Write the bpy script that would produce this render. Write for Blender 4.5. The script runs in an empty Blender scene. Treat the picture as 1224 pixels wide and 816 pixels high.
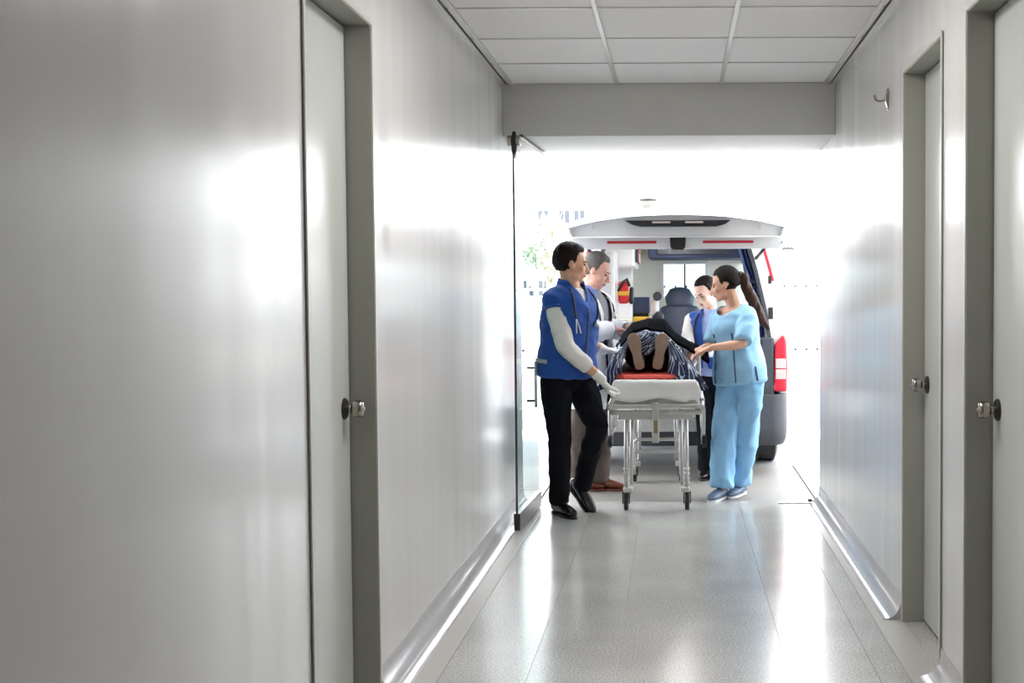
import bpy, math, random
import numpy as np
from mathutils import Vector, Matrix, noise

random.seed(7); np.random.seed(7)
SC = bpy.context.scene
COL = SC.collection

# ------------------------------------------------------------------ camera
cam_d = bpy.data.cameras.new('camera')
cam_d.sensor_fit = 'HORIZONTAL'; cam_d.sensor_width = 36.0
cam_d.lens = 36.0 * 1440.0 / 1224.0
cam_d.shift_x = -(809.0 - 612.0) / 1224.0
cam_d.clip_start = 0.05; cam_d.clip_end = 300
cam = bpy.data.objects.new('camera', cam_d); COL.objects.link(cam)
PITCH = math.atan(56 / 1440.0); ROLL = 0.005
fw = Vector((0, math.cos(PITCH), -math.sin(PITCH))); up0 = Vector((0, math.sin(PITCH), math.cos(PITCH))); rt0 = Vector((1, 0, 0))
rt = rt0 * math.cos(ROLL) - up0 * math.sin(ROLL); upv = rt0 * math.sin(ROLL) + up0 * math.cos(ROLL)
M = Matrix((rt, upv, -fw)).transposed().to_4x4(); M.translation = Vector((0, 0, 1.36))
cam.matrix_world = M
SC.camera = cam

# ------------------------------------------------------------------ world, sun, exposure
SKY_STRENGTH = 3.9
SUN_STRENGTH = 5.0
LAMP_STRENGTH = 5.5
EXPOSURE = 1.2
wd = bpy.data.worlds.new('world'); SC.world = wd; wd.use_nodes = True
bg = wd.node_tree.nodes['Background']
bg.inputs['Color'].default_value = (0.93, 0.965, 1.0, 1); bg.inputs['Strength'].default_value = SKY_STRENGTH
sun_d = bpy.data.lights.new('sun', 'SUN'); sun_d.energy = SUN_STRENGTH; sun_d.angle = math.radians(1.5); sun_d.color = (1.0, 0.96, 0.9)
sun = bpy.data.objects.new('sun', sun_d); COL.objects.link(sun)
sun.rotation_euler = Vector((0.12, 0.5, -0.86)).to_track_quat('-Z', 'Y').to_euler(); sun.location = (0, -4, 12)
vs = SC.view_settings
vs.view_transform = 'Standard'; vs.look = 'None'; vs.gamma = 1.0; vs.use_curve_mapping = False; vs.exposure = EXPOSURE

# ------------------------------------------------------------------ materials
def lin(c):
    return tuple(((v / 255.0) / 12.92 if v / 255.0 <= 0.04045 else ((v / 255.0 + 0.055) / 1.055) ** 2.4) for v in c)
def mat(name, rgb, rough=0.5, metal=0.0, var=0.06, scale=12.0, stretch=(1, 1, 1), bump=0.0, bump_scale=None, spec=0.5,
        rough_var=0.0, coat=0.0, sheen=0.0, sss=0.0, emit=None, trans=0.0):
    m = bpy.data.materials.new(name); m.use_nodes = True
    nt = m.node_tree; N = nt.nodes; L = nt.links; b = N['Principled BSDF']
    col = lin(rgb)
    geo = N.new('ShaderNodeNewGeometry'); mp = N.new('ShaderNodeMapping'); mp.inputs['Scale'].default_value = stretch
    L.new(geo.outputs['Position'], mp.inputs['Vector'])
    nz = N.new('ShaderNodeTexNoise'); nz.inputs['Scale'].default_value = scale; nz.inputs['Detail'].default_value = 4
    L.new(mp.outputs['Vector'], nz.inputs['Vector'])
    mx = N.new('ShaderNodeMix'); mx.data_type = 'RGBA'
    mx.inputs[6].default_value = (*[max(0, c * (1 - var)) for c in col], 1); mx.inputs[7].default_value = (*[min(1, c * (1 + var)) for c in col], 1)
    L.new(nz.outputs['Fac'], mx.inputs[0]); L.new(mx.outputs[2], b.inputs['Base Color'])
    b.inputs['Roughness'].default_value = rough; b.inputs['Metallic'].default_value = metal
    b.inputs['Specular IOR Level'].default_value = spec
    if coat: b.inputs['Coat Weight'].default_value = coat; b.inputs['Coat Roughness'].default_value = 0.08
    if sheen: b.inputs['Sheen Weight'].default_value = sheen
    if sss: b.inputs['Subsurface Weight'].default_value = sss; b.inputs['Subsurface Scale'].default_value = 0.01
    if trans: b.inputs['Transmission Weight'].default_value = trans
    if rough_var:
        mr = N.new('ShaderNodeMapRange'); mr.inputs['To Min'].default_value = max(0.02, rough - rough_var); mr.inputs['To Max'].default_value = rough + rough_var
        mr.inputs['From Min'].default_value = 0.3; mr.inputs['From Max'].default_value = 0.7
        L.new(nz.outputs['Fac'], mr.inputs['Value']); L.new(mr.outputs['Result'], b.inputs['Roughness'])
    if bump:
        n2 = N.new('ShaderNodeTexNoise'); n2.inputs['Scale'].default_value = bump_scale or scale; n2.inputs['Detail'].default_value = 3
        L.new(mp.outputs['Vector'], n2.inputs['Vector'])
        bp = N.new('ShaderNodeBump'); bp.inputs['Strength'].default_value = bump; bp.inputs['Distance'].default_value = 0.01
        L.new(n2.outputs['Fac'], bp.inputs['Height']); L.new(bp.outputs['Normal'], b.inputs['Normal'])
    if emit:
        b.inputs['Emission Color'].default_value = (*emit[0], 1); b.inputs['Emission Strength'].default_value = emit[1]
    return m

def glass_mat(name, tint, ior=1.45, rough=0.0):
    # thin sheet glass: clear transmission plus a Fresnel reflection
    m = bpy.data.materials.new(name); m.use_nodes = True; nt = m.node_tree; N = nt.nodes; L = nt.links
    N.remove(N['Principled BSDF']); out = N['Material Output']
    tr = N.new('ShaderNodeBsdfTransparent'); tr.inputs['Color'].default_value = (*tint, 1)
    gl = N.new('ShaderNodeBsdfGlossy'); gl.inputs['Roughness'].default_value = rough; gl.inputs['Color'].default_value = (0.9, 0.95, 0.95, 1)
    fr = N.new('ShaderNodeFresnel'); fr.inputs['IOR'].default_value = ior
    ge = N.new('ShaderNodeNewGeometry'); iv = N.new('ShaderNodeMath'); iv.operation = 'SUBTRACT'; iv.inputs[0].default_value = 1.0; L.new(ge.outputs['Backfacing'], iv.inputs[1])
    ml = N.new('ShaderNodeMath'); ml.operation = 'MULTIPLY'; L.new(fr.outputs[0], ml.inputs[0]); L.new(iv.outputs[0], ml.inputs[1])   # reflect off outer faces only
    mx = N.new('ShaderNodeMixShader'); L.new(ml.outputs[0], mx.inputs[0]); L.new(tr.outputs[0], mx.inputs[1]); L.new(gl.outputs[0], mx.inputs[2])
    L.new(mx.outputs[0], out.inputs['Surface'])
    return m

def floor_mat():
    m = bpy.data.materials.new('polished terrazzo'); m.use_nodes = True; nt = m.node_tree; N = nt.nodes; L = nt.links; b = N['Principled BSDF']
    geo = N.new('ShaderNodeNewGeometry')
    n1 = N.new('ShaderNodeTexNoise'); n1.inputs['Scale'].default_value = 120; n1.inputs['Detail'].default_value = 3
    n2 = N.new('ShaderNodeTexNoise'); n2.inputs['Scale'].default_value = 2.2; n2.inputs['Detail'].default_value = 5
    vo = N.new('ShaderNodeTexVoronoi'); vo.inputs['Scale'].default_value = 110
    for n in (n1, n2, vo): L.new(geo.outputs['Position'], n.inputs['Vector'])
    r1 = N.new('ShaderNodeValToRGB'); e = r1.color_ramp.elements
    e[0].position = 0.33; e[0].color = (*lin((164, 162, 155)), 1); e[1].position = 0.6; e[1].color = (*lin((208, 207, 203)), 1)
    L.new(n1.outputs['Fac'], r1.inputs['Fac'])
    r2 = N.new('ShaderNodeValToRGB'); e = r2.color_ramp.elements
    e[0].position = 0.3; e[0].color = (0.82, 0.82, 0.82, 1); e[1].position = 0.7; e[1].color = (1, 1, 1, 1)
    L.new(n2.outputs['Fac'], r2.inputs['Fac'])
    mx = N.new('ShaderNodeMix'); mx.data_type = 'RGBA'; mx.blend_type = 'MULTIPLY'; mx.inputs[0].default_value = 1
    L.new(r1.outputs['Color'], mx.inputs[6]); L.new(r2.outputs['Color'], mx.inputs[7]); L.new(mx.outputs[2], b.inputs['Base Color'])
    mr = N.new('ShaderNodeMapRange'); mr.inputs['To Min'].default_value = 0.13; mr.inputs['To Max'].default_value = 0.24
    L.new(n2.outputs['Fac'], mr.inputs['Value']); L.new(mr.outputs['Result'], b.inputs['Roughness'])
    bp = N.new('ShaderNodeBump'); bp.inputs['Strength'].default_value = 0.05; bp.inputs['Distance'].default_value = 0.004
    L.new(n2.outputs['Fac'], bp.inputs['Height']); L.new(bp.outputs['Normal'], b.inputs['Normal'])
    return m

def blanket_mat():
    m = bpy.data.materials.new('navy patterned fleece'); m.use_nodes = True; nt = m.node_tree; N = nt.nodes; L = nt.links; b = N['Principled BSDF']
    uv = N.new('ShaderNodeUVMap')
    mp = N.new('ShaderNodeMapping'); L.new(uv.outputs['UV'], mp.inputs['Vector'])
    w1 = N.new('ShaderNodeTexWave'); w1.wave_type = 'RINGS'; w1.rings_direction = 'Z'; w1.inputs['Scale'].default_value = 1.9; w1.inputs['Distortion'].default_value = 5; w1.inputs['Detail'].default_value = 1.2; w1.inputs['Detail Scale'].default_value = 2
    w2 = N.new('ShaderNodeTexWave'); w2.wave_type = 'BANDS'; w2.bands_direction = 'DIAGONAL'; w2.inputs['Scale'].default_value = 3.1; w2.inputs['Distortion'].default_value = 2.2
    ck = N.new('ShaderNodeTexChecker'); ck.inputs['Scale'].default_value = 9
    for n in (w1, w2, ck): L.new(mp.outputs['Vector'], n.inputs['Vector'])
    a = N.new('ShaderNodeMath'); a.operation = 'MULTIPLY'; L.new(w1.outputs['Fac'], a.inputs[0]); L.new(w2.outputs['Fac'], a.inputs[1])
    s = N.new('ShaderNodeMath'); s.operation = 'MULTIPLY_ADD'; s.inputs[1].default_value = 0.12; L.new(ck.outputs['Fac'], s.inputs[0]); L.new(a.outputs[0], s.inputs[2])
    r = N.new('ShaderNodeValToRGB'); r.color_ramp.interpolation = 'LINEAR'
    e = r.color_ramp.elements; e[0].position = 0.20; e[0].color = (*lin((34, 46, 78)), 1); e[1].position = 0.27; e[1].color = (*lin((205, 212, 222)), 1)
    k = r.color_ramp.elements.new(0.44); k.color = (*lin((170, 182, 200)), 1); k = r.color_ramp.elements.new(0.50); k.color = (*lin((36, 50, 84)), 1)
    L.new(s.outputs[0], r.inputs['Fac']); L.new(r.outputs['Color'], b.inputs['Base Color'])
    b.inputs['Roughness'].default_value = 0.9; b.inputs['Sheen Weight'].default_value = 0.2
    return m

MT = {}
def setup_materials():
    W = (1, 1, 0.07)
    MT['wall'] = mat('glossy enamel wall', (226, 225, 223), 0.21, var=0.02, scale=7, stretch=W, bump=0.012, bump_scale=4, rough_var=0.05, spec=0.6)
    MT['plaster'] = mat('white plaster', (214, 212, 208), 0.85, var=0.02, scale=5, spec=0.1)
    MT['facade'] = mat('facade render', (236, 235, 230), 0.8, var=0.03, scale=3)
    MT['tile'] = mat('ceiling tile', (241, 238, 236), 0.75, var=0.02, scale=40, bump=0.05)
    MT['tee'] = mat('painted metal tee', (205, 202, 198), 0.35, metal=0.1, var=0.02)
    MT['gap'] = mat('dark joint', (70, 66, 62), 0.8)
    MT['door'] = mat('door enamel', (212, 216, 210), 0.24, var=0.02, scale=26, stretch=W, bump=0.02, bump_scale=6)
    MT['frame'] = mat('grey green frame paint', (160, 160, 151), 0.42, var=0.03)
    MT['edge'] = mat('frame edge paint', (206, 204, 196), 0.35, var=0.02)
    MT['cove'] = mat('cove base vinyl', (190, 188, 190), 0.16, var=0.06, scale=9, bump=0.12, bump_scale=14, spec=0.7)
    MT['terrazzo'] = floor_mat()
    MT['grout'] = mat('tile joint', (202, 200, 194), 0.5)
    MT['border'] = mat('floor border', (188, 184, 178), 0.35, scale=30, var=0.08)
    MT['chrome'] = mat('satin nickel', (168, 160, 152), 0.2, metal=1.0)
    MT['steel'] = mat('brushed steel', (190, 190, 192), 0.3, metal=1.0)
    MT['alu'] = mat('worn aluminium', (205, 204, 202), 0.38, metal=0.7, var=0.15, scale=25)
    MT['darkmetal'] = mat('dark metal', (60, 58, 56), 0.4, metal=0.6)
    MT['glass'] = glass_mat('door glass', (0.86, 0.93, 0.93))
    MT['glassedge'] = mat('glass edge', (40, 58, 62), 0.1)
    MT['vglass'] = glass_mat('van glass', (0.75, 0.82, 0.84))
    MT['apron'] = mat('concrete apron', (126, 122, 118), 0.6, var=0.1, scale=3, bump=0.1, bump_scale=40)
    MT['asphalt'] = mat('asphalt', (124, 124, 128), 0.8, var=0.1, scale=8, bump=0.2, bump_scale=120)
    MT['lamp'] = mat('lamp diffuser', (250, 250, 250), 0.5, emit=((1.0, 0.965, 0.95), LAMP_STRENGTH))
    MT['vanfill'] = mat('van fill lamp', (250, 250, 250), 0.5, emit=((1.0, 0.98, 0.95), 5.0))
    MT['vanwhite'] = mat('white van paint', (236, 235, 236), 0.25, var=0.015, coat=0.5)
    MT['liner'] = mat('cream van lining', (232, 228, 218), 0.5, var=0.02)
    MT['vangrey'] = mat('grey bumper plastic', (60, 62, 69), 0.5, var=0.04)
    MT['black'] = mat('black plastic', (26, 26, 29), 0.5)
    MT['rubber'] = mat('tyre rubber', (44, 43, 44), 0.8, bump=0.1)
    MT['red'] = mat('red plastic', (214, 42, 46), 0.3)
    MT['beacon'] = mat('beacon lens', (112, 110, 106), 0.3)
    MT['redlamp'] = mat('red lamp lens', (206, 40, 58), 0.12, coat=0.6)
    MT['clearlamp'] = mat('clear lamp lens', (206, 190, 186), 0.12, coat=0.6)
    MT['redtape'] = mat('red reflective tape', (196, 30, 52), 0.4)
    MT['navy'] = mat('navy trim', (44, 54, 84), 0.6, var=0.1)
    MT['curtain'] = mat('navy curtain', (76, 92, 138), 0.8, var=0.12, scale=20)
    MT['seat'] = mat('navy seat vinyl', (58, 66, 86), 0.45, var=0.05)
    MT['yellow'] = mat('yellow plastic', (226, 178, 50), 0.4)
    MT['board'] = mat('orange red board', (232, 92, 78), 0.4, var=0.04)
    MT['sheet'] = mat('white sheet', (232, 230, 228), 0.85, bump=0.15, bump_scale=22)
    MT['mattress'] = mat('pale mattress', (214, 212, 208), 0.6)
    MT['blanket'] = blanket_mat()
    MT['blackfleece'] = mat('black fleece', (9, 10, 15), 0.95, spec=0.05, bump=0.2, bump_scale=60)
    MT['sole'] = mat('tan shoe sole', (158, 136, 116), 0.8, var=0.1, scale=40, bump=0.3, bump_scale=120)
    MT['skin'] = mat('tan skin', (214, 162, 132), 0.5, var=0.04, scale=30, sss=0.08)
    MT['skin_pink'] = mat('pink skin', (226, 172, 152), 0.5, var=0.05, scale=30, sss=0.08)
    MT['skin_fair'] = mat('fair skin', (228, 184, 164), 0.5, var=0.04, scale=30, sss=0.08)
    MT['skin_warm'] = mat('warm skin', (218, 166, 138), 0.5, var=0.04, scale=30, sss=0.08)
    MT['lips'] = mat('lips', (178, 104, 98), 0.5)
    MT['eye'] = mat('dark eye', (40, 28, 24), 0.2)
    MT['hair_dark'] = mat('dark brown hair', (30, 20, 18), 0.6, spec=0.15, var=0.3, scale=60, stretch=(1, 1, 0.25), bump=0.5, bump_scale=110)
    MT['hair_brown'] = mat('brown hair', (66, 42, 32), 0.5, spec=0.15, var=0.35, scale=60, stretch=(1, 1, 0.2), bump=0.5, bump_scale=110)
    MT['hair_grey'] = mat('grey hair', (104, 99, 96), 0.6, spec=0.15, var=0.35, scale=60, stretch=(1, 1, 0.3), bump=0.5, bump_scale=110)
    MT['vest'] = mat('royal blue fleece vest', (22, 74, 156), 0.85, var=0.14, scale=14, bump=0.3, bump_scale=24, sheen=0.15)
    MT['whiteknit'] = mat('white knit sleeve', (226, 222, 216), 0.85, var=0.04, bump=0.35, bump_scale=18)
    MT['blacktrouser'] = mat('black trouser cloth', (13, 15, 22), 0.9, spec=0.2, var=0.15, bump=0.35, bump_scale=12)
    MT['browntrouser'] = mat('brown trouser cloth', (84, 72, 66), 0.85, var=0.12, bump=0.3, bump_scale=12)
    MT['coat'] = mat('white coat cotton', (232, 233, 236), 0.8, var=0.02, bump=0.3, bump_scale=12)
    MT['greyshirt'] = mat('grey striped shirt', (138, 138, 146), 0.8, var=0.25, scale=60, stretch=(1, 1, 0.1))
    MT['lavender'] = mat('lavender shirt cotton', (168, 178, 220), 0.8, var=0.06, bump=0.25, bump_scale=14)
    MT['scrub'] = mat('light blue scrub cotton', (152, 200, 232), 0.8, var=0.05, scale=9, bump=0.3, bump_scale=11)
    MT['scrubpant'] = mat('light blue scrub trousers', (142, 194, 234), 0.8, var=0.05, scale=9, bump=0.35, bump_scale=10)
    MT['seam'] = mat('navy seam', (48, 66, 104), 0.8)
    MT['glove'] = mat('white latex glove', (232, 228, 222), 0.5, var=0.03, bump=0.2, bump_scale=40)
    MT['shoeblack'] = mat('black leather', (22, 22, 25), 0.28, var=0.1)
    MT['shoebrown'] = mat('brown leather', (112, 58, 40), 0.3, var=0.12)
    MT['shoegrey'] = mat('grey blue shoe', (92, 112, 136), 0.5)
    MT['solewhite'] = mat('pale shoe sole', (220, 222, 226), 0.6)
    MT['greytape'] = mat('grey reflective strip', (160, 164, 170), 0.35)
    MT['trunk'] = mat('tree bark', (150, 138, 124), 0.9)
    MT['leaf'] = mat('pale green leaf', (172, 186, 156), 0.7, var=0.3, scale=3)
    MT['paleshade'] = mat('dark window glass', (58, 64, 74), 0.4)
    MT['teal'] = mat('pale teal plastic', (130, 190, 176), 0.5)
setup_materials()

# ------------------------------------------------------------------ mesh building
class MB:
    def __init__(s): s.v = []; s.f = []; s.uv = None
    def add(s, v, f):
        o = len(s.v); s.v.extend([tuple(map(float, p)) for p in v]); s.f.extend([tuple(i + o for i in q) for q in f]); return s
    def box(s, x0, x1, y0, y1, z0, z1, R=None, c=None):
        v = [(x, y, z) for z in (z0, z1) for y in (y0, y1) for x in (x0, x1)]
        if R is not None: v = [tuple(np.array(c) + R @ np.array(p)) for p in v]
        return s.add(v, [(0, 2, 3, 1), (4, 5, 7, 6), (0, 1, 5, 4), (2, 6, 7, 3), (0, 4, 6, 2), (1, 3, 7, 5)])
    def loft(s, rings, cap=True, closed=True):
        n = len(rings[0]); v = [p for r in rings for p in r]; f = []
        for i in range(len(rings) - 1):
            for j in range(n if closed else n - 1):
                k = (j + 1) % n
                f.append((i * n + j, i * n + k, (i + 1) * n + k, (i + 1) * n + j))
        if cap:
            f.append(tuple(range(n))[::-1]); f.append(tuple((len(rings) - 1) * n + j for j in range(n)))
        return s.add(v, f)
    def chain(s, pts, rad, seg=14, side=None, round_ends=True):
        P = [np.array(p, float) for p in pts]
        R = [(r, r) if not hasattr(r, '__len__') else tuple(r) for r in rad]
        T = []
        for i in range(len(P)):
            a = P[max(i - 1, 0)]; b = P[min(i + 1, len(P) - 1)]; d = b - a; T.append(d / (np.linalg.norm(d) + 1e-9))
        sd = np.array(side, float) if side is not None else (np.array((1, 0, 0.)) if abs(T[0][0]) < 0.8 else np.array((0, 1., 0)))
        def ring(c, t, ra, rb):
            nonlocal sd
            q = sd - t * (sd @ t); q /= np.linalg.norm(q) + 1e-9; w = np.cross(t, q); sd = q
            return [c + q * ra * math.cos(a) + w * rb * math.sin(a) for a in np.linspace(0, 2 * math.pi, seg, endpoint=False)]
        rings = []
        if round_ends:
            for k in (0.97, 0.75, 0.4):
                rm = min(R[0]); h = rm * k; sc = math.sqrt(1 - k * k); rings.append(ring(P[0] - T[0] * h, T[0], R[0][0] * sc, R[0][1] * sc))
        for i in range(len(P)): rings.append(ring(P[i], T[i], *R[i]))
        if round_ends:
            for k in (0.4, 0.75, 0.97):
                rm = min(R[-1]); h = rm * k; sc = math.sqrt(1 - k * k); rings.append(ring(P[-1] + T[-1] * h, T[-1], R[-1][0] * sc, R[-1][1] * sc))
        return s.loft(rings)
    def tube(s, pts, r, seg=10): return s.chain(pts, [r] * len(pts), seg, round_ends=False)
    def cyl(s, a, b, r, r2=None, seg=20): return s.chain([a, b], [r, r if r2 is None else r2], seg, round_ends=False)
    def ell(s, c, r, R=None, nu=18, nv=12):
        R = np.eye(3) if R is None else R; c = np.array(c, float); rings = []
        for i in range(1, nv):
            t = math.pi * i / nv
            rings.append([c + R @ np.array((r[0] * math.sin(t) * math.cos(p), r[1] * math.sin(t) * math.sin(p), -r[2] * math.cos(t))) for p in np.linspace(0, 2 * math.pi, nu, endpoint=False)])
        return s.loft(rings)
    def prism(s, poly, a0, a1, axis='y'):
        # poly of 2-D points extruded along an axis: 'y' -> (x,z), 'x' -> (y,z), 'z' -> (x,y)
        def P(p, a): return (p[0], a, p[1]) if axis == 'y' else ((a, p[0], p[1]) if axis == 'x' else (p[0], p[1], a))
        return s.loft([[P(p, a0) for p in poly], [P(p, a1) for p in poly]])

WL = {}
def fix_normals(me):
    import bmesh
    b = bmesh.new(); b.from_mesh(me); bmesh.ops.recalc_face_normals(b, faces=b.faces); b.to_mesh(me); b.free()
def obj(name, mb, m, parent=None, bevel=0.0, smooth=False, kind=None, segs=2, origin=None, weld=False):
    V = np.array(mb.v, float); lo = V.min(0); hi = V.max(0); c = (lo + hi) / 2
    if parent is None: c[2] = lo[2]
    if origin is not None: c = np.array(origin, float)
    me = bpy.data.meshes.new(name); me.from_pydata([tuple(p) for p in V - c], [], mb.f); me.update(); fix_normals(me)
    if mb.uv is not None:
        l = me.uv_layers.new(name='UVMap')
        for lp in me.loops: l.data[lp.index].uv = mb.uv[lp.vertex_index]
    me.materials.append(MT[m] if isinstance(m, str) else m)
    o = bpy.data.objects.new(name, me); COL.objects.link(o)
    pw = WL[parent.name] if parent else np.zeros(3)
    o.parent = parent; o.location = tuple(c - pw); WL[o.name] = c
    if smooth:
        for p in me.polygons: p.use_smooth = True
    if bevel:
        md = o.modifiers.new('bevel', 'BEVEL'); md.width = bevel; md.segments = segs; md.limit_method = 'ANGLE'; md.angle_limit = math.radians(40)
        md.harden_normals = False
    if kind: o['kind'] = kind
    return o
def share(src, name, loc, parent=None, rz=0.0):
    o = bpy.data.objects.new(name, src.data); COL.objects.link(o); o.parent = parent
    pw = WL[parent.name] if parent else np.zeros(3)
    o.location = tuple(np.array(loc) - pw); o.rotation_euler.z = rz; WL[o.name] = np.array(loc, float)
    for md in src.modifiers:
        n = o.modifiers.new(md.name, md.type)
        if md.type == 'BEVEL': n.width = md.width; n.segments = md.segments; n.limit_method = md.limit_method; n.angle_limit = md.angle_limit
    return o
def empty(name, loc):
    o = bpy.data.objects.new(name, None); COL.objects.link(o); o.location = loc; o.empty_display_size = 0.1; WL[o.name] = np.array(loc, float); return o
def tag(o, label, cat, group=None, kind=None):
    o['label'] = label; o['category'] = cat
    if group: o['group'] = group
    if kind: o['kind'] = kind
    return o
def box(*a): return MB().box(*a)
def auto_smooth(o, ang=35):
    for p in o.data.polygons: p.use_smooth = True
    try: o.data.set_sharp_from_angle(angle=math.radians(ang))
    except Exception: pass

# ------------------------------------------------------------------ the corridor
XL, XR = -1.015, 0.936          # wall faces
YB, YE = 7.10, 7.88             # beam front, end of corridor
ZC = 2.59                       # ceiling
ZH = 2.27                       # door heads
YBACK = -3.2
LD = (3.30, 4.04)               # left door opening
RD1 = (4.24, 4.96); RD2 = (3.15, 3.89)

def wall_with_openings(x0, x1, openings):
    mb = MB(); y = YBACK
    for a, b in sorted(openings):
        mb.box(x0, x1, y, a, 0, 2.9); mb.box(x0, x1, a, b, ZH, 2.9); y = b
    mb.box(x0, x1, y, YE, 0, 2.9); return mb
def struct(o, label, cat): return tag(o, label, cat, kind='structure')
struct(obj('wall_left', wall_with_openings(XL - 0.2, XL, [LD]), 'wall'), 'long glossy pale grey corridor wall with the single door and glass leaf', 'wall')
struct(obj('wall_right', wall_with_openings(XR, XR + 0.2, [RD1, RD2]), 'wall'), 'glossy pale grey corridor wall with two doors and a coat hook', 'wall')
struct(obj('wall_back', box(XL - 0.2, XR + 0.2, YBACK - 0.2, YBACK, 0, 2.9), 'plaster'), 'plain end wall of the corridor behind the viewer', 'wall')

def make_door(n, y0, y1, side, label):
    xw = XL if side < 0 else XR
    xp = xw + side * 0.081                       # door face
    d = empty('door_%d' % n, (xw + side * 0.1, (y0 + y1) / 2, 0)); struct(d, label, 'door')
    s = side; t = 0.016                           # frame lining thickness
    fr = MB()
    def bx(a, b, c, e, f, g): fr.box(min(a, b), max(a, b), c, e, f, g)
    bx(xw - s * 0.006, xw + s * 0.2, y0, y0 + t, 0, ZH); bx(xw - s * 0.006, xw + s * 0.2, y1 - t, y1, 0, ZH)
    bx(xw - s * 0.006, xw + s * 0.2, y0 + t, y1 - t, ZH - t, ZH)
    obj('door_frame', fr, 'frame', d, bevel=0.002)
    ed = MB()
    def be(a, b, c, e, f, g): ed.box(min(a, b), max(a, b), c, e, f, g)
    be(xw - s * 0.009, xw - s * 0.0045, y1 - 0.012, y1 + 0.006, 0, ZH + 0.006); be(xw - s * 0.009, xw - s * 0.0045, y0 - 0.006, y0 + 0.012, 0, ZH + 0.006)
    be(xw - s * 0.009, xw - s * 0.0045, y0 + 0.012, y1 - 0.012, ZH - 0.012, ZH + 0.006)
    obj('frame_edge', ed, 'edge', d)
    g = MB()
    g.box(min(xp + s * 0.006, xp + s * 0.03), max(xp + s * 0.006, xp + s * 0.03), y0 + t, y1 - t, 0.0, ZH - t)
    obj('door_gap', g, 'gap', d)
    pn = MB(); pn.box(min(xp, xp + s * 0.005), max(xp, xp + s * 0.005), y0 + t + 0.004, y1 - t - 0.005, 0.012, ZH - t - 0.005)
    p = obj('door_panel', pn, 'door', d, bevel=0.0015)
    ky = y1 - 0.085; kz = 0.99; a = -s
    k = MB(); prof = [(0.0, 0.012), (0.018, 0.012), (0.024, 0.013), (0.030, 0.024), (0.036, 0.0265), (0.052, 0.0275), (0.06, 0.026), (0.064, 0.02), (0.065, 0.001)]
    k.chain([(xp + a * q, ky, kz) for q, r in prof], [r for q, r in prof], 24, round_ends=False)
    kn = obj('door_knob', k, 'chrome', d, smooth=True); auto_smooth(kn, 50)
    r = MB(); r.chain([(xp + a * q, ky, kz) for q in (0.0, 0.004, 0.009, 0.012)], [0.036, 0.036, 0.030, 0.014], 24, round_ends=False)
    ro = obj('rosette', r, 'darkmetal', kn, smooth=True); auto_smooth(ro, 40)
    lk = MB(); lk.cyl((xp + a * 0.064, ky, kz), (xp + a * 0.067, ky, kz), 0.008); obj('lock_button', lk, 'steel', kn)
    return d
make_door(1, *LD, -1, 'pale enamel door with nickel knob in the long near wall')
make_door(2, *RD1, 1, 'pale enamel door with nickel knob beside the coat hook')
make_door(3, *RD2, 1, 'partly seen pale door at the right edge of the picture')

# floor
fl = struct(obj('floor', box(XL - 0.2, XR + 0.2, YBACK, YE, -0.15, -0.004), 'grout'), 'polished grey terrazzo tile floor of the corridor', 'floor')
xe = [-0.853, -0.54, -0.226, 0.085, 0.398, 0.711]; tw = 0.3115; tl = 0.627
t0 = None
for i in range(18):
    for x in xe[:-1]:
        y = YE - 0.002 - (i + 1) * tl
        c = (x + 0.1565, y + tl / 2, -0.004)
        if t0 is None:
            t0 = obj('floor_tile', box(c[0] - tw / 2, c[0] + tw / 2, c[1] - tl / 2 + 0.0002, c[1] + tl / 2 - 0.0002, -0.004, 0.0), 'terrazzo', fl, origin=c)
        elif y > YBACK: share(t0, 'floor_tile', c, fl)
for a, b in ((XL, -0.8545), (0.7125, 0.816), (0.819, XR)):
    obj('floor_border', box(a, b, YBACK, YE, -0.004, -0.0002), 'terrazzo' if a > 0.7 and b < 0.9 else 'border', fl)
for (a, b, sx) in ((LD[0], LD[1], -1), (RD1[0], RD1[1], 1), (RD2[0], RD2[1], 1)):
    x0, x1 = (XL - 0.1, XL) if sx < 0 else (XR, XR + 0.1)
    obj('door_sill', box(x0, x1, a, b, -0.004, 0.0), 'terrazzo', fl)

# cove baseboards
def cove(name, side, segs, label):
    xw = XL if side < 0 else XR; mb = MB(); R = 0.07; H = 0.1
    prof = [(0.004, H), (0.0, H)] if False else []
    pts = [(0.0, 0.0), (0.0, H), (0.004, H), (0.006, 0.085)]
    for k in range(7):
        a = math.pi / 2 * k / 6; pts.append((0.006 + R * (1 - math.cos(a)), 0.003 + 0.075 * (1 - math.sin(a))))
    pts.append((0.006 + R + 0.004, 0.0))
    poly = [(xw - side * p[0], p[1]) for p in pts]
    for a, b in segs: mb.prism(poly, a, b)
    o = obj(name, mb, 'cove'); auto_smooth(o, 40); return struct(o, label, 'baseboard')
cove('baseboard_left', -1, [(YBACK, LD[0] - 0.008), (LD[1] + 0.008, YE - 0.02)], 'shiny grey cove base along the wall by the glass leaf')
cove('baseboard_right', 1, [(YBACK, RD2[0] - 0.008), (RD2[1] + 0.008, RD1[0] - 0.008), (RD1[1] + 0.02, YE - 0.02)], 'shiny grey cove base along the wall with two doors')

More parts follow.
